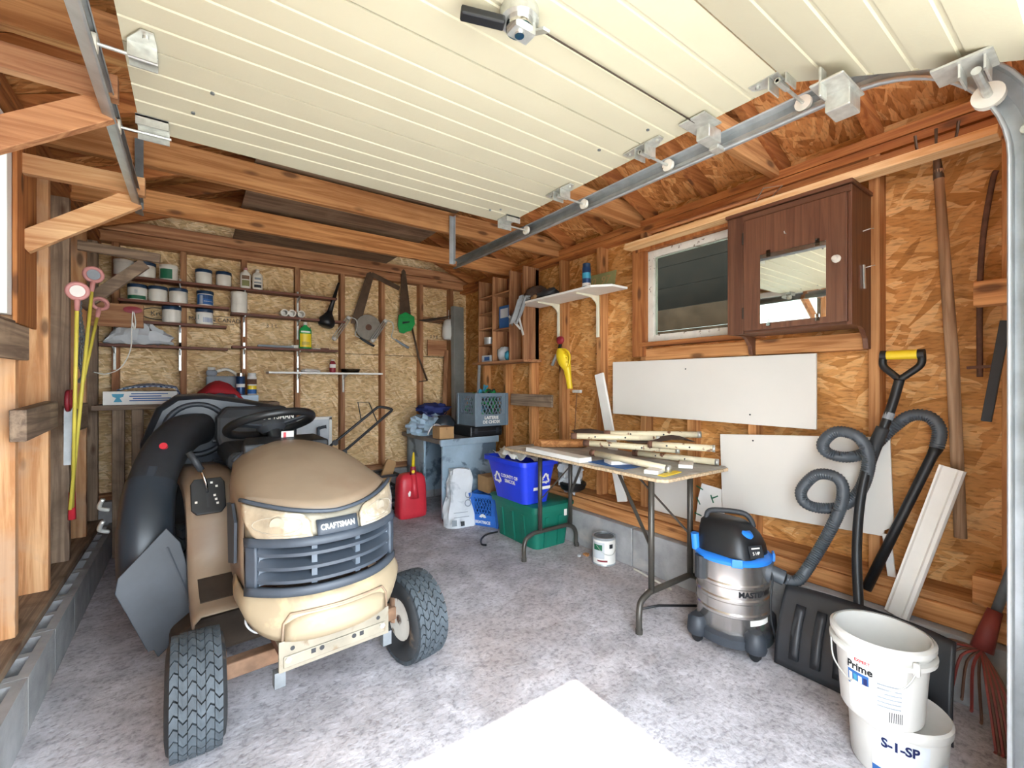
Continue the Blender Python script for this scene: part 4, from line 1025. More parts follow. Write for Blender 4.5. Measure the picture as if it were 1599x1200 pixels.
# ================================================================ left wall: strainers on sticks
def strainer(head, foot, label, fill, r=.038):
    h, f = V(head), V(foot); d = (f-h).normalized()
    t = thing('strainer_net', label, 'strainer', tuple(f), group='strainers on yellow sticks')
    u = d.cross(V((-.35, 1, 0))).normalized(); c = h
    part('net_ring', MB().tube([c+u*(r*math.cos(a))-d*(r*math.sin(a)) for a in [2*PI*k/28 for k in range(28)]], .010, 8, closed=True), 'pink', t, smooth=True)
    n = u.cross(d).normalized()
    if fill:
        part('net_mesh', MB().cyl(c+n*.003, c-n*.003, r*.93, n=28), fill, t)
    else:
        part('net_ring', MB().tube([c+n*.012+u*(r*.8*math.cos(a))-d*(r*.8*math.sin(a)) for a in [2*PI*k/24 for k in range(24)]], .004, 6, closed=True), 'pink', t, smooth=True)
    part('net_neck', MB().tube([c+d*r, c+d*(r+.06)], [.013, .010], 8), 'pink', t, smooth=True)
    part('net_stick', MB().tube([c+d*(r+.05), f], .0085, 8), 'yellow_stick', t, smooth=True)
strainer((-.47, 3.07, 1.765), (-.54, 3.40, .62), 'pink rimmed strainer with white mesh on a yellow stick', 'paper')
strainer((-.455, 3.40, 1.915), (-.54, 3.34, .62), 'pink rimmed strainer with dark mesh on a yellow stick, the tallest one', 'ink_grey')
strainer((-.46, 3.66, 1.79), (-.53, 3.46, 1.16), 'pink rimmed strainer with an open ring on a short yellow stick', None, .036)
t = thing('red_shears', 'pair of dark red oval handles hanging behind the scrap wood block', 'shears', (-.55, 3.37, 1.15))
for dy in (-.04, .05): part('shear_handle', MB().tube([V((-.545+.02*math.sin(a)*0, 3.37+dy+.032*math.cos(a), 1.21+.05*math.sin(a))) for a in [2*PI*k/18 for k in range(18)]], .011, 8, closed=True), 'red_dark', t, smooth=True)
part('shear_blade', MB().beam((-.55, 3.37, 1.17), (-.55, 3.36, .86), .01, .035), 'galv', t)
single('red_tip', MB().tube([(-.545, 3.42, .70), (-.545, 3.42, .55)], [.014, .018], 10), 'red_plastic', 'small red plastic tip hanging low on the left wall', 'tool tip', smooth=True)
t = thing('metal_chain', 'grey metal chain hanging behind the strainers on the left wall', 'chain', (-.56, 3.75, 1.3))
cp = catmull([(-.56, 3.72, 1.86), (-.56, 3.70, 1.72), (-.555, 3.76, 1.60), (-.56, 3.74, 1.45), (-.55, 3.78, 1.36), (-.56, 3.76, 1.32)], 10)
for i in range(0, len(cp)-1, 1):
    a, b = cp[i], cp[i+1]; mid = (a+b)/2; d = (b-a).normalized(); sd_ = V((1, 0, 0)) if i % 2 else V((0, 1, 0)); L = max(.016, (b-a).length*.8)
    part('chain_link', MB().tube([mid+d*(L*math.cos(q))+sd_*(.012*math.sin(q)) for q in [2*PI*k/8 for k in range(8)]], .0045, 5, closed=True), 'galv_dark', t)
t = thing('hanging_cord', 'pale cord looped from a red hook plate on the left wall', 'cord', (-.40, 4.27, 1.35))
part('cord_line', MB().tube(catmull([(-.36, 4.275, 1.84), (-.365, 4.26, 1.70), (-.37, 4.24, 1.55), (-.42, 4.22, 1.42), (-.49, 4.15, 1.37), (-.54, 4.05, 1.38)], 8), .004, 6).tube(catmull([(-.355, 4.275, 1.84), (-.345, 4.27, 1.76), (-.35, 4.27, 1.70), (-.36, 4.275, 1.75)], 6), .004, 6), 'paper', t, smooth=True)
part('hook_plate', MB().lathe([(.0, 0), (.055, .004), (.055, .012), (0, .016)], 18, AX((-.36, 4.285, 1.845), (1, 0, 0), (0, 0, 1)), 1, .45), 'red_dark', t, smooth=40)
# ================================================================ back right corner: desk and its load
t = thing('metal_desk', 'worn grey blue metal desk in the back right corner', 'desk', (2.22, 4.2, 0))
part('desk_top', MB().box(1.86, 2.515, 3.75, 4.66, .735, .775), 'desk_top', t, bevel=.004)
part('desk_edge', MB().box(1.87, 2.52, 3.735, 3.75, .715, .778), 'desk_grey', t, bevel=.003)
part('front_panel', MB().box(1.90, 2.505, 3.765, 3.79, .03, .735), 'desk_grey', t, bevel=.003)
part('side_panel', MB().box(1.92, 1.945, 4.22, 4.66, .05, .735), 'desk_grey', t, bevel=.003)
part('back_panel', MB().box(1.92, 2.505, 4.62, 4.64, .10, .735), 'desk_grey', t)
part('side_panel', MB().box(2.48, 2.505, 3.79, 4.62, .05, .735), 'desk_grey', t)
for x, y in ((1.93, 3.79), (2.47, 3.79), (1.94, 4.60), (2.48, 4.60)): part('desk_foot', MB().cyl((x, y, 0), (x, y, .05), .016, n=12), 'black_plastic', t)
# crate of odds and ends
def crate(name, label, cx, cy, z0, w, h, rz, m, group=None, lat=True):
    t = thing(name, label, 'crate', (cx, cy, z0), rz, group)
    Mt = ROOT[t.name].inverted()
    def B():
        b = MB(); b.M = Mt; return b
    a = w/2; th = .012
    part('crate_base', B().box(-a, a, -a, a, 0, .012), m, t)
    for sx in (-1, 1):
        for sy in (-1, 1): part('crate_corner', B().box(sx*a-.016, sx*a+.016, sy*a-.016, sy*a+.016, 0, h), m, t, bevel=.006)
    for k in range(4):
        rot = Matrix.Rotation(R(90*k), 4, 'Z')
        def S():
            b = MB(); b.M = Mt @ rot; return b
        part('crate_rim', S().box(-a, a, -a-.006, -a+.012, h-.035, h), m, t, bevel=.003)
        part('crate_side', S().box(-a, a, -a-.004, -a+.008, 0, h*.36), m, t, bevel=.003)
        part('crate_side', S().box(-a, -a+.06, -a-.003, -a+.008, h*.36, h-.035), m, t); part('crate_side', S().box(a-.06, a, -a-.003, -a+.008, h*.36, h-.035), m, t)
        lw = S(); x0, x1, z0_, z1_ = -a+.06, a-.06, h*.36, h-.035
        n = 6; dx = (x1-x0)/n; dz = z1_-z0_
        for i in range(-2, n):
            for sgn in (1, -1):
                xa = x0+i*dx if sgn == 1 else x1-i*dx; xb = xa+sgn*dx*2.4
                za, zb = z0_, z1_
                # clip to the opening
                def cl(xq, zq, xo, zo):
                    if xq < x0: f = (x0-xq)/(xo-xq); return x0, zq+(zo-zq)*f
                    if xq > x1: f = (x1-xq)/(xo-xq); return x1, zq+(zo-zq)*f
                    return xq, zq
                pa = cl(xa, za, xb, zb); pb = cl(xb, zb, xa, za)
                if abs(pa[0]-pb[0]) > .01: lw.beam((pa[0], -a+.002, pa[1]), (pb[0], -a+.002, pb[1]), .006, .007, (0, 0, 1))
        part('crate_lattice', lw, m, t)
    return t, Mt
gc, gM = crate('milk_crate', 'grey milk crate with white lettering on the metal desk', 2.405, 3.87, .885, .355, .325, R(-1), 'grey_crate', 'milk crates')
text('crate_lettering', 'LAITERIE\nDE CHOIX', .042, gM @ AX((.0, -.1825, .06), (1, 0, 0), (0, 0, 1)), 'paper', gc, bold=.001)
t = thing('garden_hose_tangle', 'tangle of bright green hose and wire inside the grey crate', 'hose', (2.405, 3.87, .90))
random.seed(3)
for k in range(6):
    pts = [(2.405+random.uniform(-.14, .14), 3.87+random.uniform(-.15, .12), .95+random.uniform(0, .29)) for _ in range(7)]
    part('hose_loop', MB().tube(catmull(pts, 6), .013, 8), ('green', 'green_dark', 'green', 'black_soft', 'green', 'teal')[k], t, smooth=True)
single('plier_handles', MB().tube(catmull([(2.42, 3.93, 1.16), (2.45, 3.91, 1.23), (2.50, 3.92, 1.28)], 5), .012, 8).tube(catmull([(2.40, 3.95, 1.17), (2.46, 3.93, 1.24), (2.47, 3.93, 1.29)], 5), .012, 8), 'teal', 'dark teal tool handles sticking out of the grey crate', 'pliers', smooth=True)
t = thing('black_case', 'flat black plastic tool case under the grey crate', 'case', (2.36, 3.95, .777))
part('case_body', MB().box(2.19, 2.57, 3.74, 4.10, .777, .885), 'black_plastic', t, bevel=.018)
part('case_latch', MB().box(2.24, 2.27, 3.733, 3.741, .81, .86).box(2.49, 2.52, 3.733, 3.741, .81, .86), 'dark_grey_plastic', t)
part('case_rib', MB().box(2.20, 2.56, 3.736, 3.741, .825, .832), 'dark_grey_plastic', t)
t = thing('kraft_box', 'small open brown cardboard box on the front edge of the metal desk', 'box', (1.945, 3.90, .777))
part('box_body', MB().box(1.89, 2.04, 3.80, 3.95, .777, .890), 'cardboard', t)
part('box_tape', MB().box(1.963, 1.968, 3.7985, 3.7995, .86, .888), 'rust', t)
single('black_bag', blob(MB(), (2.12, 4.16, .87), (.125, .10, .11), amp=.18, flat=.777), 'bag_black', 'rounded black bag behind the small cardboard box', 'bag', smooth=True)
rows = []
single('white_sack', blob(MB(), (2.0, 4.30, .86), (.20, .20, .12), 26, 18, .55, 3.4, 2, .777), 'sky_plastic', 'crumpled pale plastic sack heaped on the metal desk', 'sack', smooth=40)
single('navy_bag', blob(MB(), (2.09, 4.36, 1.035), (.17, .12, .06), 20, 12, .5, 3, 9), 'navy', 'navy blue fabric bag lying on the pale sack', 'bag', smooth=40)
single('bag_strap', MB().tube(catmull([(1.90, 4.24, 1.03), (1.95, 4.18, .98), (2.05, 4.17, .96), (2.15, 4.20, .98), (2.2, 4.26, 1.0)], 6), .006, 6), 'navy', 'thin navy strap trailing over the pale sack', 'strap', smooth=True)
single('white_cup', MB().tube(catmull([(1.87, 4.02, .80), (1.89, 4.0, .86), (1.95, 4.0, .90), (2.0, 4.0, .88)], 6), .008, 8), 'white_plastic', 'thin curled white cable beside the small cardboard box', 'cable', smooth=True)
# leaning sheet metal and boards in the corner
single('sheet_metal_duct', MB().prism([(0, 0), (.15, 0), (.15, 1.42), (0, 1.42)], AX((2.44, 4.52, .78), (1, .2, 0), (.085, .03, 1)), -.06), 'duct_grey', 'tall dull grey sheet metal duct leaning in the back right corner', 'duct', bevel=.004)
single('corner_board', MB().beam((2.36, 4.64, .78), (2.44, 4.735, 1.70), .05, .02, (0, 1, 0)), 'pine_back_Z', 'narrow wooden board leaning beside the grey duct', 'board')
t = thing('clamp_lamp', 'white cup shaped plastic lampshade hanging beside the grey duct', 'lamp', (2.55, 4.62, 1.82))
part('lamp_shade', MB().lathe([(.03, 2.06), (.06, 2.03), (.075, 1.95), (.075, 1.86), (.06, 1.82), (.0, 1.81)], 22, Matrix.Translation((2.43, 4.655, 0))), 'white_plastic', t, smooth=50)
part('lamp_cord', MB().tube([(2.43, 4.655, 2.06), (2.47, 4.73, 2.18)], .006, 6), 'white_plastic', t)
single('scrap_panel', MB().beam((2.20, 4.735, 1.72), (2.44, 4.735, 1.72), .018, .18), 'pine_back_X', 'brown square scrap of board nailed on the back wall near the corner', 'board')
t = thing('level_bar', 'narrow white metal strip leaning against the pigeonhole shelf', 'strip', (2.60, 4.2, 1.0))
part('strip_bar', MB().beam((2.52, 4.14, 1.16), (2.575, 4.19, 1.74), .03, .012, (0, 1, 0)), 'galv', t)
# ================================================================ pigeonhole shelf
t = thing('pigeonhole_shelf', 'tall wooden pigeonhole shelf on the right wall in the back corner', 'shelf', (2.6, 3.75, 1.52))
PX0, PX1 = 2.49, 2.675
part('shelf_back', MB().box(2.668, PX1+.003, 3.50, 4.08, 1.53, 2.40), 'redwood_Z', t)
for y in (3.28, 3.50, 3.80, 4.07): part('upright', MB().box(PX0, PX1, y, y+.018, 1.53, 2.40 if y < 4 else 2.40), 'pine_back_Z', t, bevel=.002)
part('side_panel', MB().box(2.63, 2.67, 3.28, 3.50, 1.53, 2.38), 'roof_wood_Z', t)
for z in (2.20, 2.03, 1.87, 1.70): part('cell_shelf', MB().box(PX0, PX1-.01, 3.82, 4.07, z, z+.014), 'pine_back_Y', t)
for z in (2.20, 1.84): part('cell_shelf', MB().box(PX0, PX1-.01, 3.52, 3.80, z, z+.014), 'pine_back_Y', t)
part('bottom_board', MB().box(2.46, PX1, 3.24, 4.16, 1.505, 1.53), 'pine_back_Y', t, bevel=.002)
t = thing('solder_tin', 'round silver tin in a pigeonhole', 'tin', (2.55, 3.95, 1.715)); part('tin_body', MB().cyl((2.55, 3.95, 1.715), (2.55, 3.95, 1.775), .06, n=20), 'galv', t, smooth=40)
part('tin_lid', MB().cyl((2.55, 3.95, 1.775), (2.55, 3.95, 1.79), .062, n=20), 'zinc', t, smooth=40)
t = thing('screw_box', 'white and blue carton in the lowest left pigeonhole', 'box', (2.55, 3.94, 1.531)); part('box_body', MB().box(2.50, 2.60, 3.86, 4.03, 1.531, 1.60), 'paper_grey', t, bevel=.003); part('box_label', MB().box(2.4985, 2.4995, 3.88, 3.98, 1.545, 1.585), 'ink_blue', t)
t = thing('blue_pack', 'blue and white packet standing in the right column of pigeonholes', 'packet', (2.55, 3.62, 1.855)); part('packet_body', MB().box(2.51, 2.58, 3.53, 3.72, 1.855, 2.08), 'ink_blue', t, bevel=.006); part('packet_print', MB().box(2.508, 2.511, 3.56, 3.69, 1.96, 2.05), 'paper_grey', t)
t = thing('parts_bag', 'plastic bag of white and teal fittings in the lowest right pigeonhole', 'bag', (2.56, 3.66, 1.531)); part('bag_body', blob(MB(), (2.56, 3.70, 1.60), (.06, .09, .075), amp=.3, flat=1.531), 'paper_grey', t, smooth=True); part('bag_fittings', blob(MB(), (2.54, 3.58, 1.58), (.05, .05, .05), amp=.3, flat=1.531), 'teal', t, smooth=True)
# ================================================================ white wall shelf on brackets
t = thing('bracket_shelf', 'white shelf board with clipped corners on two cream metal brackets', 'shelf', (2.55, 2.75, 2.0))
part('shelf_board', MB().prism([(2.675, 2.22), (2.50, 2.22), (2.40, 2.34), (2.40, 3.14), (2.48, 3.265), (2.675, 3.265)], Matrix.Translation((0, 0, 2.020)), .018), 'white_paint', t, bevel=.003)
for y in (2.50, 2.98):
    b = part('shelf_bracket', MB().box(2.665, 2.678, y+.008, y+.036, 1.68, 2.018), 'door_edge', t, bevel=.003)
    part('bracket_arm', MB().prism([(2.43, 2.018), (2.665, 2.018), (2.665, 1.93), (2.645, 1.965), (2.60, 1.995), (2.43, 2.008)], XZ(y+.03), .014), 'door_edge', b, bevel=.002)
spray(2.49, 2.47, 2.039, .034, .20, [(0, 0, 'spray_blue'), (.10, .22, 'paper'), (.40, .62, 'teal')], 'blue spray can with a white nozzle on the right end of the white shelf', capm='navy_lid')
t = thing('licence_plate', 'olive licence plate leaning against the wall behind the blue spray can', 'licence plate', (2.62, 2.40, 2.039))
lpM = AX((2.57, 2.56, 2.04), (.05, -1, 0), (.22, 0, 1))
part('plate_sheet', MB().prism([(0, 0), (.29, 0), (.29, .13), (0, .13)], lpM, .004), 'book_green', t)
text('plate_lettering', '0  97', .09, lpM @ AX((.15, .065, .006), (1, 0, 0), (0, 1, 0)), 'cardboard', t)
single('brown_bag', blob(MB(), (2.54, 3.15, 2.105), (.11, .12, .085), 16, 10, .35, 3, 3, 2.039), 'cloth_brown', 'crumpled brown leather bag on the left end of the white shelf', 'bag', smooth=40)
rows = []
for i in range(12):
    f = i/11; z = 2.075-.02*f-(0 if f < .3 else (f-.3)*.28)
    rows.append([(2.42-.05*f+.03*math.sin(j*1.1), 3.15+.14*f+.10*(j/7-.5), z+.02*math.sin(j*1.9+f*4)) for j in range(8)])
single('grey_rag', MB().grid(rows), 'cloth_grey', 'grey rag hanging over the left end of the white shelf', 'rag', smooth=40, solid=.012)
t = thing('white_clamp', 'white plastic strap dangling in a V below the grey rag', 'strap', (2.40, 3.33, 1.80))
part('strap_leg', MB().beam((2.38, 3.36, 1.93), (2.41, 3.22, 1.80), .008, .02), 'white_plastic', t); part('strap_leg', MB().beam((2.40, 3.24, 1.93), (2.41, 3.18, 1.74), .008, .018), 'white_plastic', t)
single('work_glove', blob(MB(), (2.50, 2.94, 2.075), (.08, .11, .05), 14, 8, .4, 3, 6, 2.039), 'black_soft', 'black work glove in the middle of the white shelf', 'glove', smooth=True)
single('tan_glove', blob(MB(), (2.47, 3.07, 2.06), (.045, .06, .028), 12, 8, .4, 3, 8, 2.039), 'cardboard', 'tan leather glove beside the black glove on the white shelf', 'glove', smooth=True)
single('wood_offcut', MB().beam((2.60, 2.66, 2.052), (2.60, 2.92, 2.052), .08, .022), 'pine_grey_Y', 'flat grey wood offcut lying on the white shelf near the wall', 'offcut')
# ---- yellow electric blower hung on the right wall
t = thing('electric_blower', 'yellow electric hand blower hanging on a right wall stud', 'blower', (2.60, 2.82, 1.25))
part('blower_body', MB().loft([[(2.60+.048*math.cos(a)*w, yc+.064*math.sin(a)*w, z) for a in [2*PI*k/18 for k in range(18)]] for z, yc, w in ((1.26, 2.775, .42), (1.34, 2.79, .45), (1.42, 2.81, .60), (1.47, 2.84, .95), (1.53, 2.86, 1.1), (1.585, 2.88, .85), (1.61, 2.89, .5))]), 'yellow', t, smooth=40)
part('blower_guard', MB().tube(catmull([(2.58, 2.85, 1.60), (2.58, 2.80, 1.59), (2.58, 2.755, 1.54), (2.58, 2.765, 1.47), (2.58, 2.80, 1.43)], 6), .008, 8), 'yellow', t, smooth=True)
for k in range(3): part('guard_slot', MB().beam((2.575, 2.83, 1.56-.035*k), (2.575, 2.775, 1.555-.035*k), .006, .008), 'yellow', t)
t = thing('pruning_tool', 'pruner with a red joint and grey grip hanging above the yellow blower', 'pruner', (2.63, 2.95, 1.47))
part('red_joint', blob(MB(), (2.62, 2.92, 1.685), (.025, .045, .035), amp=.2), 'red_dark', t, smooth=True)
part('tool_neck', MB().tube([(2.63, 2.925, 1.66), (2.64, 2.97, 1.57)], .014, 8), 'black_plastic', t); part('tool_grip', MB().tube([(2.64, 2.99, 1.56), (2.64, 3.05, 1.47)], .014, 8), 'galv', t, smooth=True)
t = thing('extension_plug', 'white plug with a brown cord hanging below the yellow blower', 'cord', (2.66, 2.75, .9))
part('plug', MB().box(2.64, 2.67, 2.70, 2.79, 1.225, 1.25), 'white_plastic', t, bevel=.004)
part('cord', MB().tube(catmull([(2.66, 2.75, 1.225), (2.665, 2.77, 1.1), (2.665, 2.78, .95), (2.66, 2.80, .80)], 6), .004, 6), 'rust', t)
single('paint_scraper', MB().beam((2.765, 2.53, 1.72), (2.765, 2.56, 1.86), .01, .05, (0, 1, 0)), 'pine_pale_Y', 'short pale strip of wood glued on the strand board beside the bracket shelf', 'strip')
single('hook_rod', MB().tube([(2.75, 2.58, 1.68), (2.75, 2.585, 1.56), (2.73, 2.60, 1.55)], .006, 6), 'stain_dark', 'short dark iron hook hanging left of a right wall stud', 'hook')

# ================================================================ cabinet with mirror
t = thing('wall_cabinet', 'dark brown wooden wall cabinet with a square mirror on its door', 'cabinet', (2.55, 1.0, 1.57))
part('cabinet_side', MB().prism([(2.42, 1.57), (2.42, 2.21), (2.675, 2.21), (2.675, 1.47), (2.64, 1.47), (2.625, 1.52), (2.58, 1.56), (2.55, 1.57)], XZ(.755), .022), 'dark_wood_Z', t, bevel=.002)
part('cabinet_side', MB().prism([(2.42, 1.57), (2.42, 2.21), (2.675, 2.21), (2.675, 1.47), (2.64, 1.47), (2.625, 1.52), (2.58, 1.56), (2.55, 1.57)], XZ(1.30), .022), 'dark_wood_Z', t, bevel=.002)
part('cabinet_top', MB().box(2.40, 2.675, .725, 1.31, 2.21, 2.228), 'dark_wood_Y', t, bevel=.002)
part('cabinet_bottom', MB().box(2.44, 2.675, .757, 1.276, 1.575, 1.593), 'dark_wood_Y', t)
part('cabinet_back', MB().box(2.665, 2.675, .757, 1.276, 1.593, 2.21), 'dark_wood_Z', t)
part('face_stile', MB().box(2.408, 2.422, 1.215, 1.302, 1.57, 2.205), 'dark_wood_Z', t, bevel=.002)
part('face_rail', MB().box(2.408, 2.422, .735, 1.215, 2.175, 2.205), 'dark_wood_Y', t, bevel=.002)
dd = part('cabinet_door', MB().box(2.398, 2.418, .745, 1.210, 1.585, 2.172), 'dark_wood_Z', t, bevel=.003)
part('mirror', MB().box(2.393, 2.397, .825, 1.120, 1.615, 1.970), 'mirror', dd)
for y, z in ((.86, 1.97), (1.08, 1.97), (.86, 1.615), (1.08, 1.615)): part('mirror_clip', MB().box(2.388, 2.397, y-.008, y+.008, z-.016, z+.016), 'clear_plastic', dd)
part('door_knob', MB().lathe([(.018, 0), (.018, .005), (.008, .010), (.008, .018), (.014, .022), (.010, .030), (0, .031)], 18, AX((2.398, .785, 1.875), (0, 0, 1), (0, 1, 0))), 'old_white', dd, smooth=50)
for z in (1.68, 2.08): part('door_hinge', MB().cyl((2.402, 1.213, z-.03), (2.402, 1.213, z+.03), .006, n=8), 'stain_dark', dd)
part('door_nail', MB().tube([(2.398, 1.0, 2.05), (2.385, 1.0, 2.05), (2.382, 1.0, 2.06)], .003, 6), 'zinc', dd)
part('side_latch', MB().beam((2.56, .728, 1.86), (2.57, .728, 1.75), .006, .018), 'zinc', t)
for z, x in ((2.02, 2.56), (1.85, 2.58)): part('side_nail', MB().tube([(x, .733, z), (x, .705, z+.004), (x+.03, .70, z+.01)], .0025, 6), 'zinc', t)
single('pine_strip', MB().prism([(2.415, 2.229), (2.50, 2.229), (2.50, 2.262), (2.43, 2.270)], XZ(2.04), 1.755), 'pine_pale_Y', 'long pale new pine strip lying across the cabinet top', 'board', bevel=.002)
single('wire_triangle', MB().tube([(2.66, 1.27, 2.36), (2.60, 1.20, 2.40), (2.60, 1.10, 2.38), (2.65, 1.22, 2.32)], .003, 6), 'zinc', 'bent wire triangle hook above the pine strip', 'hook')

# ================================================================ boards leaning on the right wall
def yzboard(name, pts, x, th, m, label, cat, group=None, tilt=0):
    mb = MB().prism(pts, YZ(x), th)
    return single(name, mb, m, label, cat, group, bevel=.002)
o = yzboard('melamine_board', [(2.35, 1.47), (.96, 1.462), (.96, 1.06), (2.35, 1.07)], 2.655, .016, 'white_panel', 'long white panel fixed on the right wall below the window', 'panel', 'white panels on the right wall')
for y, z in ((1.72, 1.40), (1.30, 1.12)): part('screw_hole', MB().cyl((2.656, y, z), (2.653, y, z), .005, n=8), 'ink', o)
o = yzboard('melamine_board', [(1.48, .99), (.655, 1.05), (.64, .63), (.675, .61), (.68, .58), (1.465, .53)], 2.648, .012, 'white_panel', 'large white panel behind the vacuum hose on the right wall', 'panel', 'white panels on the right wall')
part('screw_hole', MB().cyl((2.650, 1.28, .97), (2.646, 1.28, .97), .005, n=8), 'ink', o)
yzboard('melamine_board', [(1.98, .64), (1.70, .70), (1.70, .405), (1.98, .405)], 2.655, .012, 'white_panel', 'small white panel low on the wall behind the table legs', 'panel', 'white panels on the right wall')
o = yzboard('printed_sheet', [(1.61, .66), (1.46, .645), (1.46, .405), (1.655, .405), (1.635, .56)], 2.662, .006, 'paper', 'white sheet with small plant prints between table leg and vacuum', 'sheet')
for y, z, a in ((1.60, .62, 20), (1.50, .60, -30), (1.62, .52, 60), (1.61, .45, 10), (1.53, .55, 70)):
    part('plant_print', MB().beam((2.6615, y, z), (2.6615, y+.05*math.cos(R(a)), z+.05*math.sin(R(a))), .001, .008), 'green_dark', o)
single('white_plank', MB().beam((2.60, 2.44, 1.38), (2.61, 2.215, .42), .02, .085, (0, 1, .2)), 'white_paint', 'white plank standing aslant left of the long white panel', 'plank', bevel=.002)
# white moulding
t = thing('crown_moulding', 'white profiled moulding leaning at the right beside the shovel', 'moulding', (2.55, .55, .3))
d0, d1 = V((2.52, .60, .28)), V((2.60, .435, .945))
mb = MB(); x_, y_, z_ = basis(d1-d0, (-1, 0, 0))
prof = [(-.043, 0), (-.043, .010), (-.036, .022), (-.024, .022), (-.017, .014), (.028, .012), (.036, .006), (.043, .006), (.043, 0)]
mb.loft([[e+x_*a+y_*b for a, b in prof] for e in (d0, d1)])
part('moulding_strip', mb, 'white_paint', t)
single('white_batten', MB().beam((2.62, .66, .60), (2.64, .645, .405), .012, .03, (0, 1, 0)), 'white_paint', 'short white batten behind the vacuum wand', 'batten')

# ================================================================ folding table
t = thing('folding_table', 'folding table with a chipped particle board top and brown tube legs', 'table', (2.3, 2.15, 0))
tp = part('table_top', MB().prism([(1.99, 1.46), (2.03, 1.415), (2.60, 1.40), (2.645, 1.44), (2.64, 2.89), (2.60, 2.92), (2.03, 2.92), (2.0, 2.88)], Matrix.Translation((0, 0, .778)), .018), 'table_chip', t, bevel=.003)
part('table_laminate', MB().prism([(2.0, 1.465), (2.035, 1.425), (2.60, 1.41), (2.635, 1.44), (2.63, 2.885), (2.60, 2.91), (2.035, 2.91), (2.01, 2.88)], Matrix.Translation((0, 0, .797)), .002), 'table_face', tp)
def legs(y, x0, x1, f0, f1, br):
    l = part('leg_frame', MB().tube(catmull([(f0, y-.01, .013), (f0, y-.01, .10), (f0+.03, y, .155), (f0+.10, y, .185)], 5)+[V((f1-.10, y, .185))]+catmull([(f1-.10, y, .185), (f1-.03, y, .155), (f1, y, .10), (f1, y, .013)], 5)[1:], .0165, 12), 'leg_brown', t, smooth=True)
    for x in (x0, x1):
        part('leg_post', MB().tube([(x, y, .185), (x, y, .775)], .0165, 12), 'leg_brown', l, smooth=True)
    for x in (f0, f1): part('leg_cap', MB().cyl((x, y-.01, 0), (x, y-.01, .025), .019, n=12), 'leg_brown', l)
    part('leg_brace', MB().beam((x0, y, .42), (x0+.12, y+br, .77), .020, .006), 'leg_brown', l); part('leg_brace', MB().beam((x1, y, .42), (x1-.12, y+br, .77), .020, .006), 'leg_brown', l)
legs(2.60, 2.13, 2.44, 1.97, 2.50, -.28)
legs(1.50, 2.00, 2.36, 1.885, 2.45, .34)
# ---- things on the table
def pole(a, b, label, r=.020, rust=True):
    t = thing('metal_pole', label, 'pole', tuple((V(a)+V(b))/2), group='rusty cream metal poles on the table')
    a, b = V(a), V(b); d = (b-a)
    part('pole_tube', MB().tube([a+d*.07, b-d*.04], r, 12), 'pole_cream', t, smooth=True)
    part('pole_end', MB().tube([a, a+d*.07], r*1.05, 12), 'rust', t, smooth=True)
    part('pole_cap', MB().tube([b-d*.04, b], r*1.08, 12), 'zinc', t, smooth=True)
    for k in (.28, .62): part('pole_hole', MB().cyl(a+d*k+V((-r*.75, -r*.75, 0)), a+d*k+V((-r*.78, -r*.78, 0)), .006, n=8), 'ink', t)
pole((2.07, 2.20, .950), (2.47, 1.79, .946), 'cream metal pole with rusty end, nearest and topmost on the table')
pole((2.13, 2.14, .905), (2.44, 1.62, .890), 'cream metal pole with many holes, second from the top on the table')
pole((2.12, 2.06, .850), (2.17, 1.50, .822), 'cream metal pole lying lowest and nearest the table edge')
pole((2.24, 2.06, .968), (2.64, 1.60, .975), 'cream metal pole at the back of the stack near the wall')
pole((2.30, 1.75, .925), (2.49, 1.42, .920), 'cream metal pole poking out at the right end of the stack')
pole((2.40, 1.95, .838), (2.60, 1.46, .822), 'grey cream pole lying on the right rear of the table')
single('bent_sheet', MB().grid([[(2.20+.34*f, 2.18-.60*f+.05*j, .930+.020*math.sin(f*9)+.012*j) for j in range(4)] for f in [k/10 for k in range(11)]]), 'cloth_brown', 'dark brown bent sheet lying between the cream poles', 'sheet', smooth=True, solid=.004)
single('white_offcut', MB().beam((2.06, 2.62, .815), (2.03, 2.02, .815), .10, .03), 'white_paint', 'long white painted board on the left side of the table', 'board', 'white offcuts on the table', bevel=.002)
single('white_offcut', MB().beam((2.10, 1.90, .812), (2.26, 1.83, .812), .11, .022), 'white_paint', 'short white offcut in the middle of the table', 'board', 'white offcuts on the table', bevel=.002)
single('white_offcut', MB().beam((2.05, 1.54, .812), (2.19, 1.59, .812), .08, .022), 'white_paint', 'short white offcut at the near corner of the table', 'board', 'white offcuts on the table', bevel=.002)
single('white_offcut', MB().beam((2.36, 1.53, .812), (2.48, 1.60, .812), .08, .022), 'white_paint', 'white offcut at the rear right end of the table', 'board', 'white offcuts on the table', bevel=.002)
single('tape_measure_strip', MB().beam((2.06, 1.48, .802), (2.24, 1.50, .802), .045, .005), 'yellow', 'yellow strip at the near edge of the table', 'ruler')
single('split_log', MB().loft([[(2.20+.28*f, 2.72-.22*f+.055*math.cos(a), .832+.032*math.sin(a)) for a in [2*PI*k/8 for k in range(8)]] for f in (0, .5, 1)]), 'pine_X', 'orange brown split piece of wood on the rear left of the table', 'wood')
single('blue_sheet', MB().box(2.05, 2.30, 1.72, 2.02, .8, .803), 'ink_blue', 'thin blue sheet under the short white offcut on the table', 'sheet')

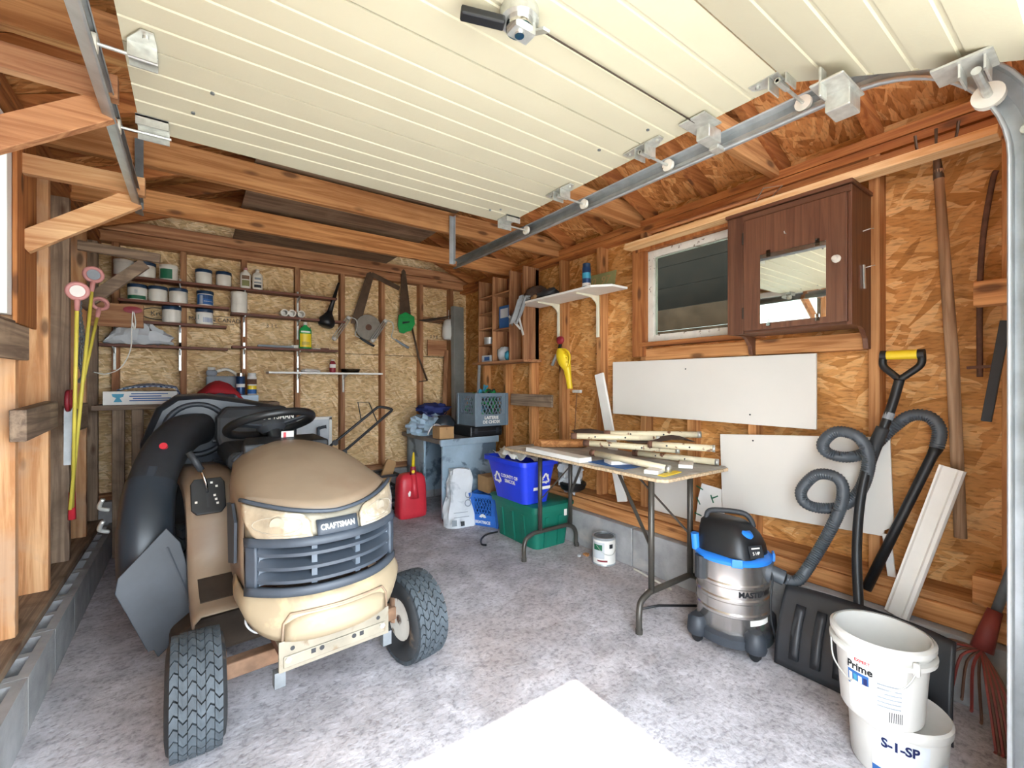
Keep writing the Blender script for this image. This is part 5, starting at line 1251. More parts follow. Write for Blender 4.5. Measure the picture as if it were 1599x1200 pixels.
# ================================================================ bins under and beside the table
def bin_(name, label, cat, b, tp, z0, z1, m, rim=.018, group=None, rimh=.035):
    t = thing(name, label, cat, ((b[0]+b[1])/2, (b[2]+b[3])/2, z0), group=group)
    def rr(q, z, r=.05, n=5, ins=0):
        x0, x1, y0, y1 = q[0]+ins, q[1]-ins, q[2]+ins, q[3]-ins; out = []
        for cx, cy, a0 in ((x1-r, y1-r, 0), (x0+r, y1-r, 90), (x0+r, y0+r, 180), (x1-r, y0+r, 270)):
            for k in range(n+1): a = R(a0+90*k/n); out.append((cx+r*math.cos(a), cy+r*math.sin(a), z))
        return out
    mb = MB(); rings = [rr(b, z0, .05), rr(b, z0+.005, .05), rr(tp, z1, .05), rr(tp, z1, .05, 5, .006), rr(b, z0+.012, .05, 5, .008)]
    mb.grid(rings, True); k = len(mb.v); n = len(rings[0]); mb.f.append(tuple(range(n-1, -1, -1))); mb.f.append(tuple(range(4*n, 5*n)))
    part('bin_body', mb, m, t, smooth=40)
    q = (tp[0]-rim, tp[1]+rim, tp[2]-rim, tp[3]+rim)
    rm = MB(); rm.grid([rr(tp, z1-rimh, .05), rr(q, z1-rimh, .06), rr(q, z1, .06), rr(tp, z1, .05, 5, .006)], True)
    part('bin_rim', rm, m, t, smooth=40)
    return t, rr
gb, rr_ = bin_('storage_bin', 'dark green plastic storage bin with lid on the floor under the table', 'bin', (2.17, 2.50, 2.70, 3.24), (2.14, 2.525, 2.665, 3.28), 0, .33, 'green_bin')
part('bin_lid', MB().loft([rr_((2.115, 2.545, 2.64, 3.30), .325), rr_((2.115, 2.545, 2.64, 3.30), .345), rr_((2.14, 2.52, 2.67, 3.27), .355)]), 'green_bin', gb, smooth=30)
for y in (2.82, 2.97, 3.12): part('bin_rib', MB().taper((2.160, 2.172, y, y+.035), (2.136, 2.15, y, y+.035), .01, .25), 'green_bin', gb)
for x in (2.24, 2.38): part('bin_rib', MB().taper((x, x+.03, 2.690, 2.702), (x, x+.03, 2.664, 2.675), .01, .25), 'green_bin', gb)
part('bin_label', MB().box(2.43, 2.455, 2.655, 2.662, .24, .31), 'paper', gb)
bb_, rr_ = bin_('recycling_bin', 'bright blue recycling bin with white symbols on the green bin', 'bin', (2.09, 2.34, 2.74, 3.16), (2.03, 2.38, 2.68, 3.22), .356, .70, 'blue_bin', .022)
# left face: recycling symbol and lettering (the face leans outwards)
lf = AX((2.048, 2.95, .55), (0, -1, 0), (-.175, 0, 1)); ffc = AX((2.20, 2.693, .58), (1, 0, 0), (0, -.17, 1))
def recyc(M, s, par):
    for k in range(3):
        mb = MB(); mb.M = M @ Matrix.Rotation(R(120*k), 4, 'Z')
        mb.prism([(-.55*s, .30*s), (-.18*s, .95*s), (.18*s, .95*s), (.42*s, .55*s), (.20*s, .42*s), (.02*s, .70*s), (-.30*s, .16*s)], Matrix.Translation((0, 0, .004)), .002)
        part('recycling_arrow', mb, 'paper', par)
        mb = MB(); mb.M = M @ Matrix.Rotation(R(120*k), 4, 'Z')
        mb.prism([(.55*s, .78*s), (.62*s, .28*s), (.08*s, .34*s)], Matrix.Translation((0, 0, .004)), .002); part('recycling_arrow', mb, 'paper', par)
recyc(lf @ Matrix.Translation((-.10, -.02, 0)), .055, bb_)
text('bin_lettering', 'COUNTY OF\nSIMCOE', .040, lf @ Matrix.Translation((.07, -.01, .006)), 'paper', bb_, bold=.0008)
recyc(ffc @ Matrix.Translation((.06, -.03, 0)), .05, bb_)
part('bin_sticker', MB().prism([(-.05, -.115), (.12, -.115), (.12, -.09), (-.05, -.09)], ffc @ Matrix.Translation((0, 0, .004)), .001), 'paper', bb_)
random.seed(11)
labs = ['tallest', 'leftmost', 'rearmost', 'flattest', 'rightmost']
for k, (x, y, z, dx, dy) in enumerate(((2.12, 2.93, .735, .13, .20), (2.20, 3.05, .735, .18, .14), (2.28, 2.87, .72, .12, .18), (2.18, 3.13, .73, .18, .12))):
    g_ = []
    for i in range(7): g_.append([(x+dx*(i/6-.5)+.012*noise.noise(V((i, j, k))), y+dy*(j/5-.5), z-.03+.05*math.sin(i*1.3+k)*.5+.03*(j/5)+.035*noise.noise(V((i*.8, j*.8, k*3)))) for j in range(6)])
    single('crumpled_paper', MB().grid(g_), 'paper', ('crumpled white paper at the front corner of the blue bin', 'crumpled white paper in the middle of the blue bin', 'crumpled white paper on the right side of the blue bin', 'crumpled white paper at the back of the blue bin')[k], 'paper', 'papers in the blue bin', smooth=20, solid=.003)
t = thing('trash_bag', 'white crumpled plastic bag in a black tub behind the blue bin', 'bag', (2.59, 2.73, .402))
part('bag_body', blob(MB(), (2.57, 2.745, .60), (.085, .12, .18), 26, 18, .55, 4.5, 4), 'paper_grey', t, smooth=25)
part('black_tub', MB().lathe([(.06, .402), (.10, .425), (.115, .47), (.105, .48)], 24, Matrix.Translation((2.59, 2.73, 0))), 'black_plastic', t, smooth=40)
# blue crate, cardboard box, paper bag, gas can
bc, bM = crate('milk_crate', 'bright blue milk crate on the floor beside the green bin', 2.285, 3.52, 0, .30, .29, R(-62), 'blue_crate', 'milk crates')
text('crate_lettering', 'BEATRICE', .036, bM @ AX((.0, -.155, .035), (1, 0, 0), (0, 0, 1)), 'paper', bc, bold=.001)
for k in range(5): 
    mb = MB(); mb.M = bM @ AX((0, -.155, .075), (1, 0, 0), (0, 0, 1)) @ Matrix.Rotation(R(-60+30*k), 4, 'Z'); mb.prism([(-.004, .010), (.004, .010), (.012, .035), (-.012, .035)], Matrix.Identity(4), .001); part('crate_emblem', mb, 'paper', bc)
single('brown_carton', MB().box(2.20, 2.36, 3.44, 3.62, .292, .44), 'cardboard', 'brown cardboard carton sitting on the blue crate', 'box', bevel=.003)
rows = []
for i in range(13):
    f = i/12; z = .002+.50*f; w = .135-.05*f**1.5+.012*math.sin(f*9); dpt = .075-.035*f
    row = []
    for k in range(20):
        a = 2*PI*k/20; rr = 1+.34*noise.noise(V((math.cos(a)*2.1, math.sin(a)*2.1, f*4.0)))*(.25+f)
        row.append((1.985+.03*f+w*math.copysign(abs(math.cos(a))**.6, math.cos(a))*rr+.02*f, 3.585+dpt*math.copysign(abs(math.sin(a))**.6, math.sin(a))*rr+.10*f-.03*math.cos(a)*1.0, z+.02*f*noise.noise(V((a, 1, 2)))))
    rows.append(row)
t = thing('cement_bag', 'white paper cement bag standing open on the floor in front of the desk', 'bag', (1.985, 3.585, 0))
part('bag_body', MB().loft(rows), 'bag_paper', t, smooth=30)
bp = AX((1.955, 3.490, .20), (1, -.22, 0), (.0, .17, 1))
for x0, x1, y0, y1, mm in ((-.10, -.055, -.16, -.11, 'ink_grey'), (-.02, .015, -.165, -.125, 'ink'), (-.08, .06, -.09, -.085, 'ink_grey'), (-.08, .05, -.05, -.045, 'ink_grey')):
    part('bag_print', MB().prism([(x0, y0), (x1, y0), (x1, y1), (x0, y1)], bp @ Matrix.Translation((0, 0, .012)), .001), mm, t)
text('bag_lettering', 'QUIKRETE' if False else 'OC', .09, bp @ AX((.06, .06, .016), (.1, 1, 0), (-1, .1, 0)), 'ink_grey', t)
t = thing('fuel_can', 'red plastic fuel can with a yellow spout on the floor', 'fuel can', (1.735, 4.12, 0))
rows = []
for z, w, d in ((.0, .125, .075), (.012, .142, .09), (.05, .147, .095), (.30, .140, .092), (.38, .130, .085), (.42, .105, .065), (.432, .06, .035)):
    rows.append([(1.735+w*math.copysign(abs(math.cos(a))**.45, math.cos(a)), 4.12+d*math.copysign(abs(math.sin(a))**.45, math.sin(a)), z) for a in [2*PI*k/28 for k in range(28)]])
fb = part('can_body', MB().loft(rows), 'red_plastic', t, smooth=60)
part('can_ridge', MB().tube([(1.735, 4.040, .20), (1.735, 4.036, .30), (1.735, 4.05, .42)], [.05, .034, .028], 14), 'red_plastic', fb, smooth=True)
part('can_collar', MB().cyl((1.735, 4.06, .42), (1.735, 4.06, .50), .032, .026, 18), 'red_dark', t, smooth=40)
part('collar_ring', MB().cyl((1.725, 4.035, .45), (1.722, 4.025, .455), .016, n=14), 'yellow', t)
part('spout', MB().tube([(1.735, 4.06, .50), (1.738, 4.06, .58), (1.74, 4.06, .635)], [.017, .014, .007], 12), 'yellow', t, smooth=True)
part('can_sticker', MB().prism([(-.06, .16), (-.04, .16), (-.035, .20), (-.05, .215), (-.065, .19)], AX((1.735, 4.022, .06), (1, 0, 0), (0, .02, 1)), .001), 'paper', t)
# ---- push mower behind the tractor
t = thing('push_mower', 'black push mower behind the tractor with a folded tube handle', 'mower', (1.30, 4.25, 0))
part('handle_tube', MB().tube([(.92, 4.18, .30), (.99, 4.30, .70), (1.42, 4.22, 1.06)]+catmull([(1.42, 4.22, 1.06), (1.46, 4.21, 1.08), (1.57, 4.20, 1.055), (1.56, 4.20, 1.03)], 4)[1:]+[V((1.06, 4.12, .66)), V((1.16, 4.0, .30))], .013, 10), 'black_plastic', t, smooth=40)
part('bail_wire', MB().tube([(1.29, 4.24, .965), (1.26, 4.24, 1.13), (1.36, 4.22, 1.12), (1.42, 4.16, .93)], .005, 8), 'black_plastic', t)
part('handle_knob', MB().cyl((1.06, 4.28, .76), (1.06, 4.24, .76), .024, n=14).cyl((1.10, 4.12, .69), (1.10, 4.09, .69), .022, n=14), 'black_plastic', t)
part('mower_deck', MB().box(.80, 1.30, 3.80, 4.25, .08, .26), 'black_plastic', t, bevel=.03)
for x, y in ((.80, 3.82), (1.30, 3.82), (.80, 4.23), (1.30, 4.23)): part('mower_wheel', MB().cyl((x-.02, y, .09), (x+.02, y, .09), .09, n=20), 'rubber', t)
part('mower_engine', MB().box(.92, 1.18, 3.92, 4.18, .26, .46).cyl((1.05, 4.05, .46), (1.05, 4.05, .52), .10, n=20), 'black_soft', t, bevel=.01)
t = thing('black_basket', 'black open slatted plastic basket on the floor behind the fuel can', 'basket', (1.50, 4.36, 0))
for x in (1.34, 1.66):
    for y in (4.24, 4.50): part('basket_post', MB().box(x-.012, x+.012, y-.012, y+.012, 0, .40), 'black_plastic', t)
for z in (.02, .14, .26, .385): part('basket_rail', MB().box(1.34, 1.66, 4.235, 4.248, z, z+.025).box(1.34, 1.66, 4.495, 4.508, z, z+.025).box(1.335, 1.348, 4.24, 4.50, z, z+.025).box(1.655, 1.668, 4.24, 4.50, z, z+.025), 'black_plastic', t)
single('rounded_board', MB().prism([(-.05, 0), (.05, 0), (.055, .03), (.055, .30), (.04, .33), (-.04, .33), (-.055, .30), (-.055, .03)], AX((1.52, 4.37, .22), (1, .0, -.40), (.40, .1, 1)), .03), 'cardboard', 'rounded tan board standing in the black basket', 'board', bevel=.004)
t = thing('framed_picture', 'grey picture in a white frame leaning on the back wall behind the tractor', 'picture', (.98, 4.66, 0))
part('picture', MB().box(.80, 1.10, 4.66, 4.67, .02, .95), 'paper_grey', t)
part('picture_frame', MB().box(1.10, 1.125, 4.645, 4.68, 0, .97).box(.80, 1.125, 4.645, 4.68, .95, .975).box(.78, .80, 4.645, 4.68, 0, .975), 'white_paint', t)
single('golf_club', MB().tube(catmull([(.98, 4.56, .003), (.98, 4.56, .80), (.99, 4.56, .87), (1.05, 4.555, .885)], 6), [.014]*18+[.02], 8), 'grille_dark', 'dark hooked club head standing before the framed picture', 'golf club', smooth=True)

# ================================================================ paint can
t = thing('paint_can', 'silver and white labelled paint can on the floor by the foundation', 'paint can', (2.435, 2.24, 0))
Mc = Matrix.Translation((2.435, 2.24, 0))
part('can_body', MB().lathe([(.084, 0), (.086, .004), (.083, .010), (.083, .185), (.086, .190), (.086, .197), (.074, .197), (.072, .188)], 32, Mc), 'galv', t, smooth=40)
part('can_lid', MB().lathe([(.0, .189), (.055, .189), (.058, .195), (.072, .195), (.072, .188)], 32, Mc), 'galv_dark', t, smooth=40)
def arcp(cx, cy, r, a0, a1, z0, z1):
    return MB().grid([[(cx+r*math.cos(R(a)), cy+r*math.sin(R(a)), z) for a in range(a0, a1+1, 5)] for z in (z0, z1)])
part('can_label', arcp(2.435, 2.24, .0838, 160, 330, .012, .180), 'paper', t, smooth=True)
part('can_print', arcp(2.435, 2.24, .0843, 165, 225, .05, .165), 'paper_grey', t, smooth=True)
part('can_print', arcp(2.435, 2.24, .0846, 190, 240, .030, .042), 'red_dark', t, smooth=True)
part('can_print', arcp(2.435, 2.24, .0846, 250, 270, .125, .155), 'ink', t, smooth=True)
part('can_print', arcp(2.435, 2.24, .0848, 170, 215, .11, .15), 'green_dark', t, smooth=True)
part('can_handle', MB().tube(catmull([(2.352, 2.255, .16), (2.36, 2.18, .10), (2.42, 2.145, .085), (2.49, 2.17, .13), (2.515, 2.22, .165)], 6), .002, 6), 'zinc', t)

# ================================================================ shop vacuum
VX, VY = 2.235, 1.185
t = thing('shop_vacuum', 'stainless steel shop vacuum with blue rim, black motor head and grey hose', 'vacuum', (VX, VY, 0))
Mv = Matrix.Translation((VX, VY, 0))
part('base_dolly', MB().lathe([(.15, .03), (.185, .045), (.185, .085), (.165, .10), (.15, .10)], 36, Mv), 'dark_grey_plastic', t, smooth=40)
for k in range(4):
    a = R(45+90*k+15); cx, cy = VX+.185*math.cos(a), VY+.185*math.sin(a)
    c = part('caster_arm', MB().lathe([(.045, .045), (.05, .06), (.045, .12), (.03, .135)], 16, Matrix.Translation((cx, cy, 0))), 'dark_grey_plastic', t, smooth=40)
    part('caster', MB().cyl((cx-.012, cy, .024), (cx+.012, cy, .024), .024, n=16), 'black_plastic', c)
prof = [(.160, .09), (.165, .10)]
for z in (.19, .26, .33): prof += [(.166, z-.014), (.171, z-.007), (.171, z+.005), (.166, z+.012)]
prof += [(.166, .43), (.168, .435)]
drum = part('steel_drum', MB().lathe(prof, 48, Mv), 'steel_drum', t, smooth=35)
part('rim', MB().lathe([(.167, .430), (.179, .434), (.181, .448), (.172, .458), (.14, .462)], 48, Mv), 'vac_blue', t, smooth=45)
hd_rows = []
for z, w, l, off in ((.455, .140, .145, 0), (.50, .136, .142, .005), (.55, .115, .130, .015), (.59, .088, .115, .03), (.61, .06, .09, .035)):
    hd_rows.append([(VX+.0+w*math.copysign(abs(math.cos(a))**.6, math.cos(a)), VY+off+l*math.copysign(abs(math.sin(a))**.6, math.sin(a)), z) for a in [2*PI*k/28 for k in range(28)]])
mh = part('motor_head', MB().loft(hd_rows), 'black_plastic', t, smooth=40)
part('head_handle', MB().tube(catmull([(VX-.05, VY+.11, .59), (VX-.045, VY+.10, .635), (VX-.02, VY+.05, .648), (VX+.03, VY-.04, .645), (VX+.05, VY-.07, .615), (VX+.055, VY-.08, .58)], 6), .013, 10), 'black_soft', mh, smooth=True)
part('power_switch', MB().lathe([(.032, .0), (.034, .012), (.026, .020), (0, .021)], 20, Matrix.Translation((VX-.035, VY-.085, .560)) @ Matrix.Rotation(R(28), 4, 'X')), 'vac_blue', mh, smooth=45)
hp = AX((VX-.062, VY-.146, .50), (.92, -.38, 0), (.12, .28, 1))
part('head_label', MB().prism([(-.035, -.028), (.04, -.028), (.04, .028), (-.035, .028)], hp, .002), 'ink', mh)
text('head_lettering', '5 HP', .02, hp @ Matrix.Translation((0, -.008, .004)), 'paper', mh)
part('head_label', MB().prism([(-.02, .012), (.025, .012), (.025, .018), (-.02, .018)], hp @ Matrix.Translation((0, 0, .002)), .001), 'paper', mh)
part('blower_port', MB().cyl((VX-.12, VY+.125, .45), (VX-.125, VY+.130, .53), .020, n=16), 'vac_blue', t, smooth=40)
part('tool_holder', MB().cyl((VX-.155, VY+.075, .33), (VX-.155, VY+.075, .44), .03, n=14), 'black_soft', t)
for a in (R(215), R(300)): part('rim_latch', MB().beam((VX+.183*math.cos(a), VY+.183*math.sin(a), .43), (VX+.183*math.cos(a), VY+.183*math.sin(a), .47), .05, .012, (math.cos(a), math.sin(a), 0)), 'vac_blue', t, bevel=.004)
part('hose_port', MB().cyl((VX+.05, VY-.15, .385), (VX+.075, VY-.215, .365), .036, n=18).cyl((VX+.04, VY-.14, .388), (VX+.05, VY-.17, .383), .052, n=20), 'hose_grey', t, smooth=40)
def vb(zc, rad, a0): return lambda a: V((VX+rad*math.sin(a0+a.x/rad), VY-rad*math.cos(a0+a.x/rad), zc+a.y))
text('drum_lettering', 'MASTERVAC', .036, None, 'ink', drum, bend=vb(.296, .1675, R(-18)), bold=.0012)
part('drum_label', MB().grid([[(VX+.1668*math.sin(R(a)), VY-.1668*math.cos(R(a)), z) for a in range(-34, 8, 4)] for z in (.150, .176)]), 'paper', drum, smooth=True)
hose_c = [(2.31,.968,.365),(2.335,.935,.355),(2.37,.91,.39),(2.45,.859,.533),(2.46,.797,.699),(2.46,.779,.808),(2.46,.81,.862),(2.46,.889,.858),(2.46,.953,.774),(2.47,.945,.712),(2.50,.893,.69),(2.525,.81,.711),(2.525,.737,.794),(2.51,.698,.92),(2.49,.70,1.009),(2.475,.738,1.064),(2.475,.813,1.073),(2.485,.869,1.014),(2.51,.859,.965),(2.545,.79,.949),(2.59,.725,.982),(2.615,.638,1.096),(2.62,.575,1.157),(2.62,.512,1.155),(2.615,.479,1.102),(2.61,.487,1.024)]
hc = catmull(hose_c, 16)
L = [0]
for a, b in zip(hc[:-1], hc[1:]): L.append(L[-1]+(b-a).length)
nrib = int(L[-1]/.0055); pts = []; j = 0
for i in range(nrib+1):
    q = L[-1]*i/nrib
    while j < len(L)-2 and L[j+1] < q: j += 1
    f = (q-L[j])/max(1e-6, L[j+1]-L[j]); pts.append(hc[j].lerp(hc[j+1], f))
part('hose', MB().tube(pts, [.0235 if i % 2 else .0275 for i in range(len(pts))], 12), 'hose_grey', t, smooth=70)
part('wand', MB().tube([(2.61, .487, 1.024), (2.61, .50, .99), (2.60, .60, .70), (2.56, .72, .34)], [.024, .019, .019, .021], 14), 'black_plastic', t, smooth=True)
part('power_cord', MB().tube(catmull([(VX+.02, VY-.14, .44), (VX+.02, VY-.185, .38), (VX-.03, VY-.20, .28), (VX-.02, VY-.205, .16), (VX+.0, VY-.235, .03), (VX+.04, VY-.26, .012), (VX+.05, VY-.24, .05), (VX+.03, VY-.245, .08), (VX+.035, VY-.265, .02)], 7), .0045, 6), 'black_plastic', t, smooth=True)

# ================================================================ snow shovel
t = thing('snow_shovel', 'black plastic snow shovel with a yellow D grip leaning on the right wall', 'shovel', (2.25, .66, 0))
rows = []
for i in range(13):
    f = i/12
    x = 2.185+.10*f+.03*math.sin(PI*f)*-1; z = .006+.335*f
    row = []
    for k in range(41):
        s = -1+2*k/40; y = .665-.30*s*(1-.03*f)
        rib = .0*max(0, math.cos(s*PI*5.0))**2*(1 if .12 < f < .9 else 0)
        row.append((x-rib+.02*(1-s*s)*f+.012, y, z+.015*(1-abs(s)**4)*(1 if f > .9 else 0)))
    rows.append(row)
part('shovel_blade', MB().grid(rows), 'shovel_black', t, smooth=True, solid=.007)
for s_ in (-.72, -.44, -.16, .16, .44, .72):
    rb = []
    for i in range(2, 11):
        f = i/12; x = 2.185+.10*f-.03*math.sin(PI*f); z = .006+.335*f
        rb.append([(x+.02*(1-s_*s_)*f+.012-.014, .665-.30*s_*(1-.03*f)+dy, z) for dy in (-.018, .018)])
    part('blade_rib', MB().grid(rb), 'shovel_black', t, smooth=True, solid=.014)
part('shovel_socket', MB().tube([(2.27, .668, .16), (2.33, .675, .30)], [.035, .026], 12), 'black_plastic', t, smooth=True)
part('shaft', MB().tube(catmull([(2.32, .675, .28), (2.42, .715, .55), (2.48, .715, .80), (2.53, .69, .98), (2.56, .655, 1.10), (2.575, .625, 1.22), (2.585, .605, 1.32)], 7), .019, 12), 'black_plastic', t, smooth=True)
part('foam_grip', MB().tube(catmull([(2.515, .70, .93), (2.54, .68, 1.02), (2.558, .657, 1.10)], 5), .026, 12), 'black_soft', t, smooth=True)
gr = part('d_grip', MB().tube(catmull([(2.585, .605, 1.32), (2.588, .63, 1.345), (2.592, .665, 1.385), (2.595, .665, 1.43)], 5), .015, 10).tube(catmull([(2.585, .605, 1.32), (2.588, .575, 1.345), (2.592, .535, 1.385), (2.595, .532, 1.43)], 5), .015, 10), 'black_plastic', t, smooth=True)
part('grip_bar', MB().cyl((2.595, .655, 1.432), (2.595, .542, 1.432), .021, n=16), 'yellow', gr, smooth=40)
part('grip_end', MB().cyl((2.595, .675, 1.432), (2.595, .652, 1.432), .022, n=16).cyl((2.595, .545, 1.432), (2.595, .522, 1.432), .022, n=16), 'black_plastic', gr, smooth=40)
part('shaft_band', MB().tube([(2.566, .644, 1.14), (2.571, .635, 1.17)], .0205, 12), 'ink_grey', t)

# ================================================================ pails
def pail(cx, cy, z0, z1, r0, r1, label, group):
    t = thing('plastic_pail', label, 'pail', (cx, cy, z0), group=group)
    M_ = Matrix.Translation((cx, cy, 0)); h = z1-z0
    return t, M_
t, Mp = pail(1.955, .465, 0, .20, .135, .145, 'white oval plastic pail with lid lettered in blue, under the open pail', 'white pails')
part('pail_body', MB().lathe([(.128, .0), (.134, .01), (.144, .175), (.144, .18)], 40, Mp), 'white_plastic', t, smooth=45)
part('pail_lid', MB().lathe([(.148, .168), (.152, .172), (.153, .196), (.146, .203), (.138, .198), (0, .198)], 40, Mp), 'white_plastic', t, smooth=45)
def pb(cx, cy, zc, rad, a0): return lambda a: V((cx+rad*math.cos(a0+a.x/rad), cy+rad*math.sin(a0+a.x/rad), zc+a.y))
def parc(cx, cy, r0, r1, a0, a1, z0, z1):
    return MB().grid([[(cx+r*math.cos(R(a)), cy+r*math.sin(R(a)), z) for a in range(a0, a1+1, 5)] for z, r in ((z0, r0), (z1, r1))])
part('pail_label', parc(1.955, .465, .1362, .1442, 165, 230, .02, .16), 'paper_grey', t, smooth=True)
text('pail_lettering', 'S-1-SP', .040, None, 'navy', t, bend=pb(1.955, .465, .135, .1452, R(197)), bold=.0015)
part('pail_print', parc(1.955, .465, .1372, .1392, 165, 228, .020, .045), 'ink_blue', t, smooth=True)
part('pail_print', parc(1.955, .465, .1400, .1432, 180, 200, .055, .110), 'paper', t, smooth=True)
part('pail_print', parc(1.955, .465, .1400, .1432, 240, 262, .05, .10), 'paper_grey', t, smooth=True)
t, Mp = pail(1.885, .49, .204, .47, .12, .14, 'open white plastic pail with wire handle standing on the lettered pail', 'white pails')
part('pail_body', MB().lathe([(.112, .204), (.118, .214), (.136, .455), (.140, .470), (.134, .470), (.130, .455), (.112, .222), (0, .222)], 40, Mp), 'white_plastic', t, smooth=45)
part('pail_rim', MB().lathe([(.132, .412), (.152, .414), (.153, .428), (.139, .432), (.139, .446), (.150, .449), (.151, .466), (.141, .473)], 40, Mp, cap=False), 'white_plastic', t, smooth=45)
part('pail_label', parc(1.885, .49, .1195, .1335, 150, 225, .225, .405), 'paper', t, smooth=True)
part('pail_print', parc(1.885, .49, .1262, .1302, 150, 180, .305, .355), 'ink_blue', t, smooth=True)
for k, mm in enumerate(('paper', 'teal', 'paper', 'navy')): part('pail_print', parc(1.885, .49, .1272, .1295, 152+7*k, 157+7*k, .312, .345), mm, t, smooth=True)
text('pail_lettering', 'Prime', .034, None, 'ink', t, bend=pb(1.885, .49, .372, .1338, R(168)), bold=.001)
text('pail_lettering', 'EXPERT', .014, None, 'red_plastic', t, bend=pb(1.885, .49, .396, .1348, R(172)), bold=.0004)
for k in range(6): part('pail_print', parc(1.885, .49, .1240+.0010*k, .1243+.0010*k, 190, 222, .275+.014*k, .280+.014*k), 'ink_grey', t, smooth=True)
for k in range(7): part('pail_barcode', parc(1.885, .49, .1215, .1235, 205+k*3, 206+k*3, .232, .262) if False else MB().grid([[(1.885+r*math.cos(R(205+2.6*k+d)), .49+r*math.sin(R(205+2.6*k+d)), z) for d in (0, 1.2)] for z, r in ((.232, .1215), (.266, .1240))]), 'ink', t)
part('pail_handle', MB().tube(catmull([(1.790, .368, .425), (1.758, .395, .37), (1.728, .455, .335), (1.727, .53, .335), (1.752, .59, .37), (1.787, .612, .425)], 8), .003, 6), 'zinc', t, smooth=True)
part('handle_grip', MB().tube(catmull([(1.731, .45, .336), (1.724, .49, .330), (1.727, .53, .335)], 5), .009, 8), 'white_plastic', t, smooth=True)
part('handle_ear', MB().box(1.782, 1.80, .362, .380, .405, .445), 'white_plastic', t, bevel=.004)

for o_ in [q for q in bpy.data.objects if q.name.startswith('plastic_pail')]: o_.scale = (.93, .93, 1)
# ================================================================ tools on the right end
t = thing('garden_fork', 'long wooden handled fork standing upside down against the right wall', 'garden fork', (2.66, .43, .64))
part('handle', MB().tube([(2.655, .42, .645), (2.655, .445, 1.4), (2.655, .49, 2.24)], [.021, .022, .017], 12), 'handle_wood', t, smooth=True)
part('fork_socket', MB().tube([(2.655, .488, 2.20), (2.652, .495, 2.31)], [.019, .011], 10), 'saw_steel', t, smooth=True)
for dy in (-.07, 0, .07): part('tine', MB().tube(catmull([(2.652, .495, 2.31), (2.648, .495+dy*.8, 2.335), (2.645, .495+dy, 2.42)], 4), .006, 6), 'saw_steel', t)
t = thing('iron_poker', 'thin bent brown iron rod with a cross plate hanging on the strand board', 'rod', (2.72, .36, 1.32))
part('rod', MB().tube(catmull([(2.72, .325, 2.19), (2.72, .335, 2.15), (2.72, .36, 1.95), (2.72, .372, 1.7), (2.72, .372, 1.33)], 8), .010, 8), 'rust', t, smooth=True)
part('cross_plate', MB().beam((2.72, .335, 1.375), (2.72, .41, 1.37), .03, .012), 'rust', t)
single('pry_bar', MB().beam((2.60, .285, 1.55), (2.58, .335, 1.15), .02, .03, (0, 1, 0)), 'black_soft', 'flat black steel bar hanging by the door track', 'bar', bevel=.002)
single('corner_block', MB().box(2.60, 2.68, .24, .375, 1.62, 1.72), 'pine_Y', 'short wooden block nailed on the right wall stud by the door track', 'block', bevel=.003)
single('corner_block', MB().box(2.58, 2.68, .22, .375, .402, .52), 'pine_Y', 'short wooden block on the sill beside the leaf rake', 'block', bevel=.003)
t = thing('leaf_rake', 'reddish brown fan leaf rake standing tines down by the door track', 'rake', (2.35, .30, 0))
part('rake_handle', MB().tube([(2.52, .315, .36), (2.62, .19, .92)], .016, 10), 'galv_dark', t, smooth=True)
part('rake_socket', MB().tube([(2.48, .335, .27), (2.53, .305, .42)], [.034, .022], 12), 'leaf_red', t, smooth=True)
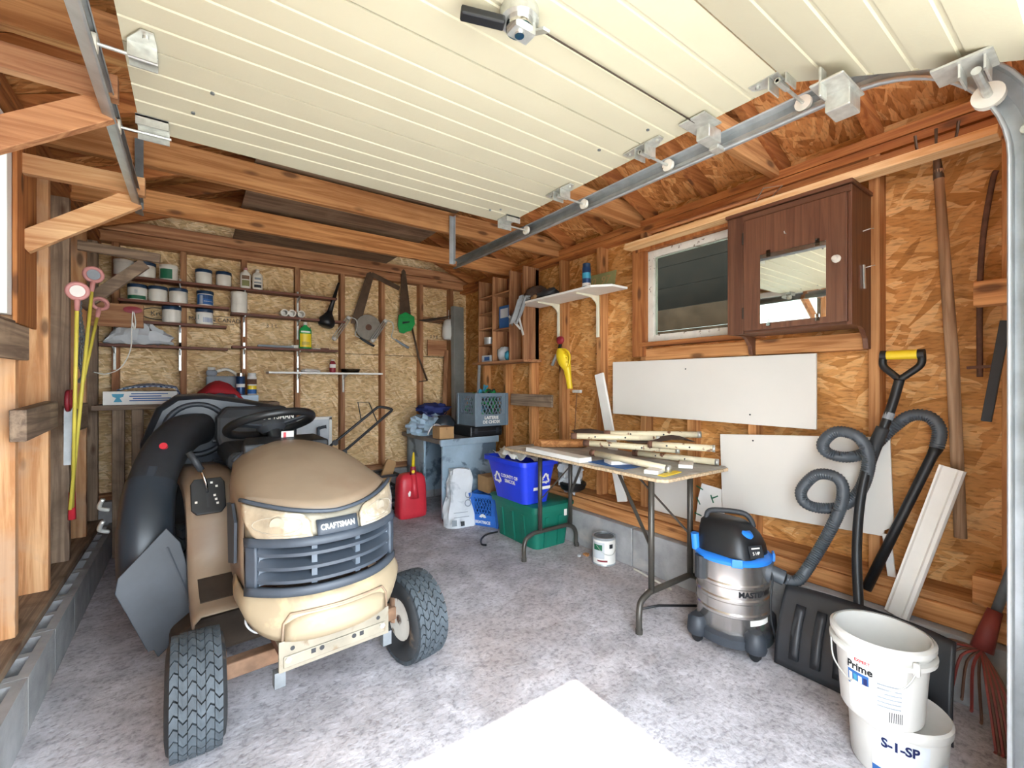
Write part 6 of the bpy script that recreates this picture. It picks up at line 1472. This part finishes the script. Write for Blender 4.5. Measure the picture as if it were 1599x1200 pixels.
for k in range(15):
    f = k/14; a = -1+2*f
    tip = V((2.30+.10*max(0, a), .24+.0*f+.12*(f-.2), .015)) if f < .55 else V((2.40+.02*f, .30+.36*(f-.5), .03+.40*(f-.55)))
    mid = V((2.46, .335, .27)).lerp(tip, .5)+V((-.02, .02*a, .05))
    part('tine', MB().tube(catmull([(2.48, .335, .27), tuple(mid), tuple(tip), tuple(tip+V((-.012, 0, -.010)))], 4), .005, 5), 'leaf_red' if k % 2 else 'rake_brown', t)

# ================================================================ floor odds and ends
single('floor_cable', MB().tube(catmull([(2.16, 3.22, .008), (2.05, 3.22, .008), (1.95, 3.15, .008), (1.89, 3.05, .008), (1.90, 3.0, .012)], 6), .008, 8), 'black_plastic', 'short black cable end lying on the floor before the green bin', 'cable', smooth=True)
single('black_hose_end', MB().tube([(2.06, 1.64, .012), (2.20, 1.60, .010), (2.38, 1.47, .010)], .007, 8), 'black_plastic', 'thin black cable lying on the floor behind the table leg', 'cable', smooth=True)
single('white_strip', MB().tube([(2.50, 2.02, .008), (2.44, 1.68, .008)], .007, 6), 'old_white', 'thin dirty white strip along the foundation under the table', 'strip')
single('green_scraper', MB().prism([(0, 0), (.09, 0), (.10, .11), (.01, .12)], AX((2.285, .985, .002), (.45, -.9, 0), (.5, .1, 1)), .006), 'soap_green', 'translucent green plastic sheet between vacuum and shovel blade', 'sheet')
random.seed(5)
for k, (x, y, r) in enumerate(((2.42, 2.40, .022), (2.36, 2.42, .016), (2.30, 1.75, .02))):
    single('floor_scrap', MB().prism([(r*random.uniform(.7, 1.4)*math.cos(a), r*random.uniform(.7, 1.4)*math.sin(a)) for a in [2*PI*q/6 for q in range(6)]], Matrix.Translation((x, y, .001)), .012), ('pine_X', 'paper_grey', 'paper')[k],
           ('brown wood scrap on the floor left of the paint can', 'grey scrap on the floor beside the brown wood scrap', 'white paper scrap on the floor between the table leg frames')[k], 'scrap')
single('torn_paper', MB().prism([(0, 0), (.05, .03), (.01, .05), (.06, .08), (0, .10)], AX((2.60, .12, .42), (-.8, .5, 0), (0, 0, 1)), .001), 'paper', 'torn white paper scraps hanging by the rake at the door track', 'paper')
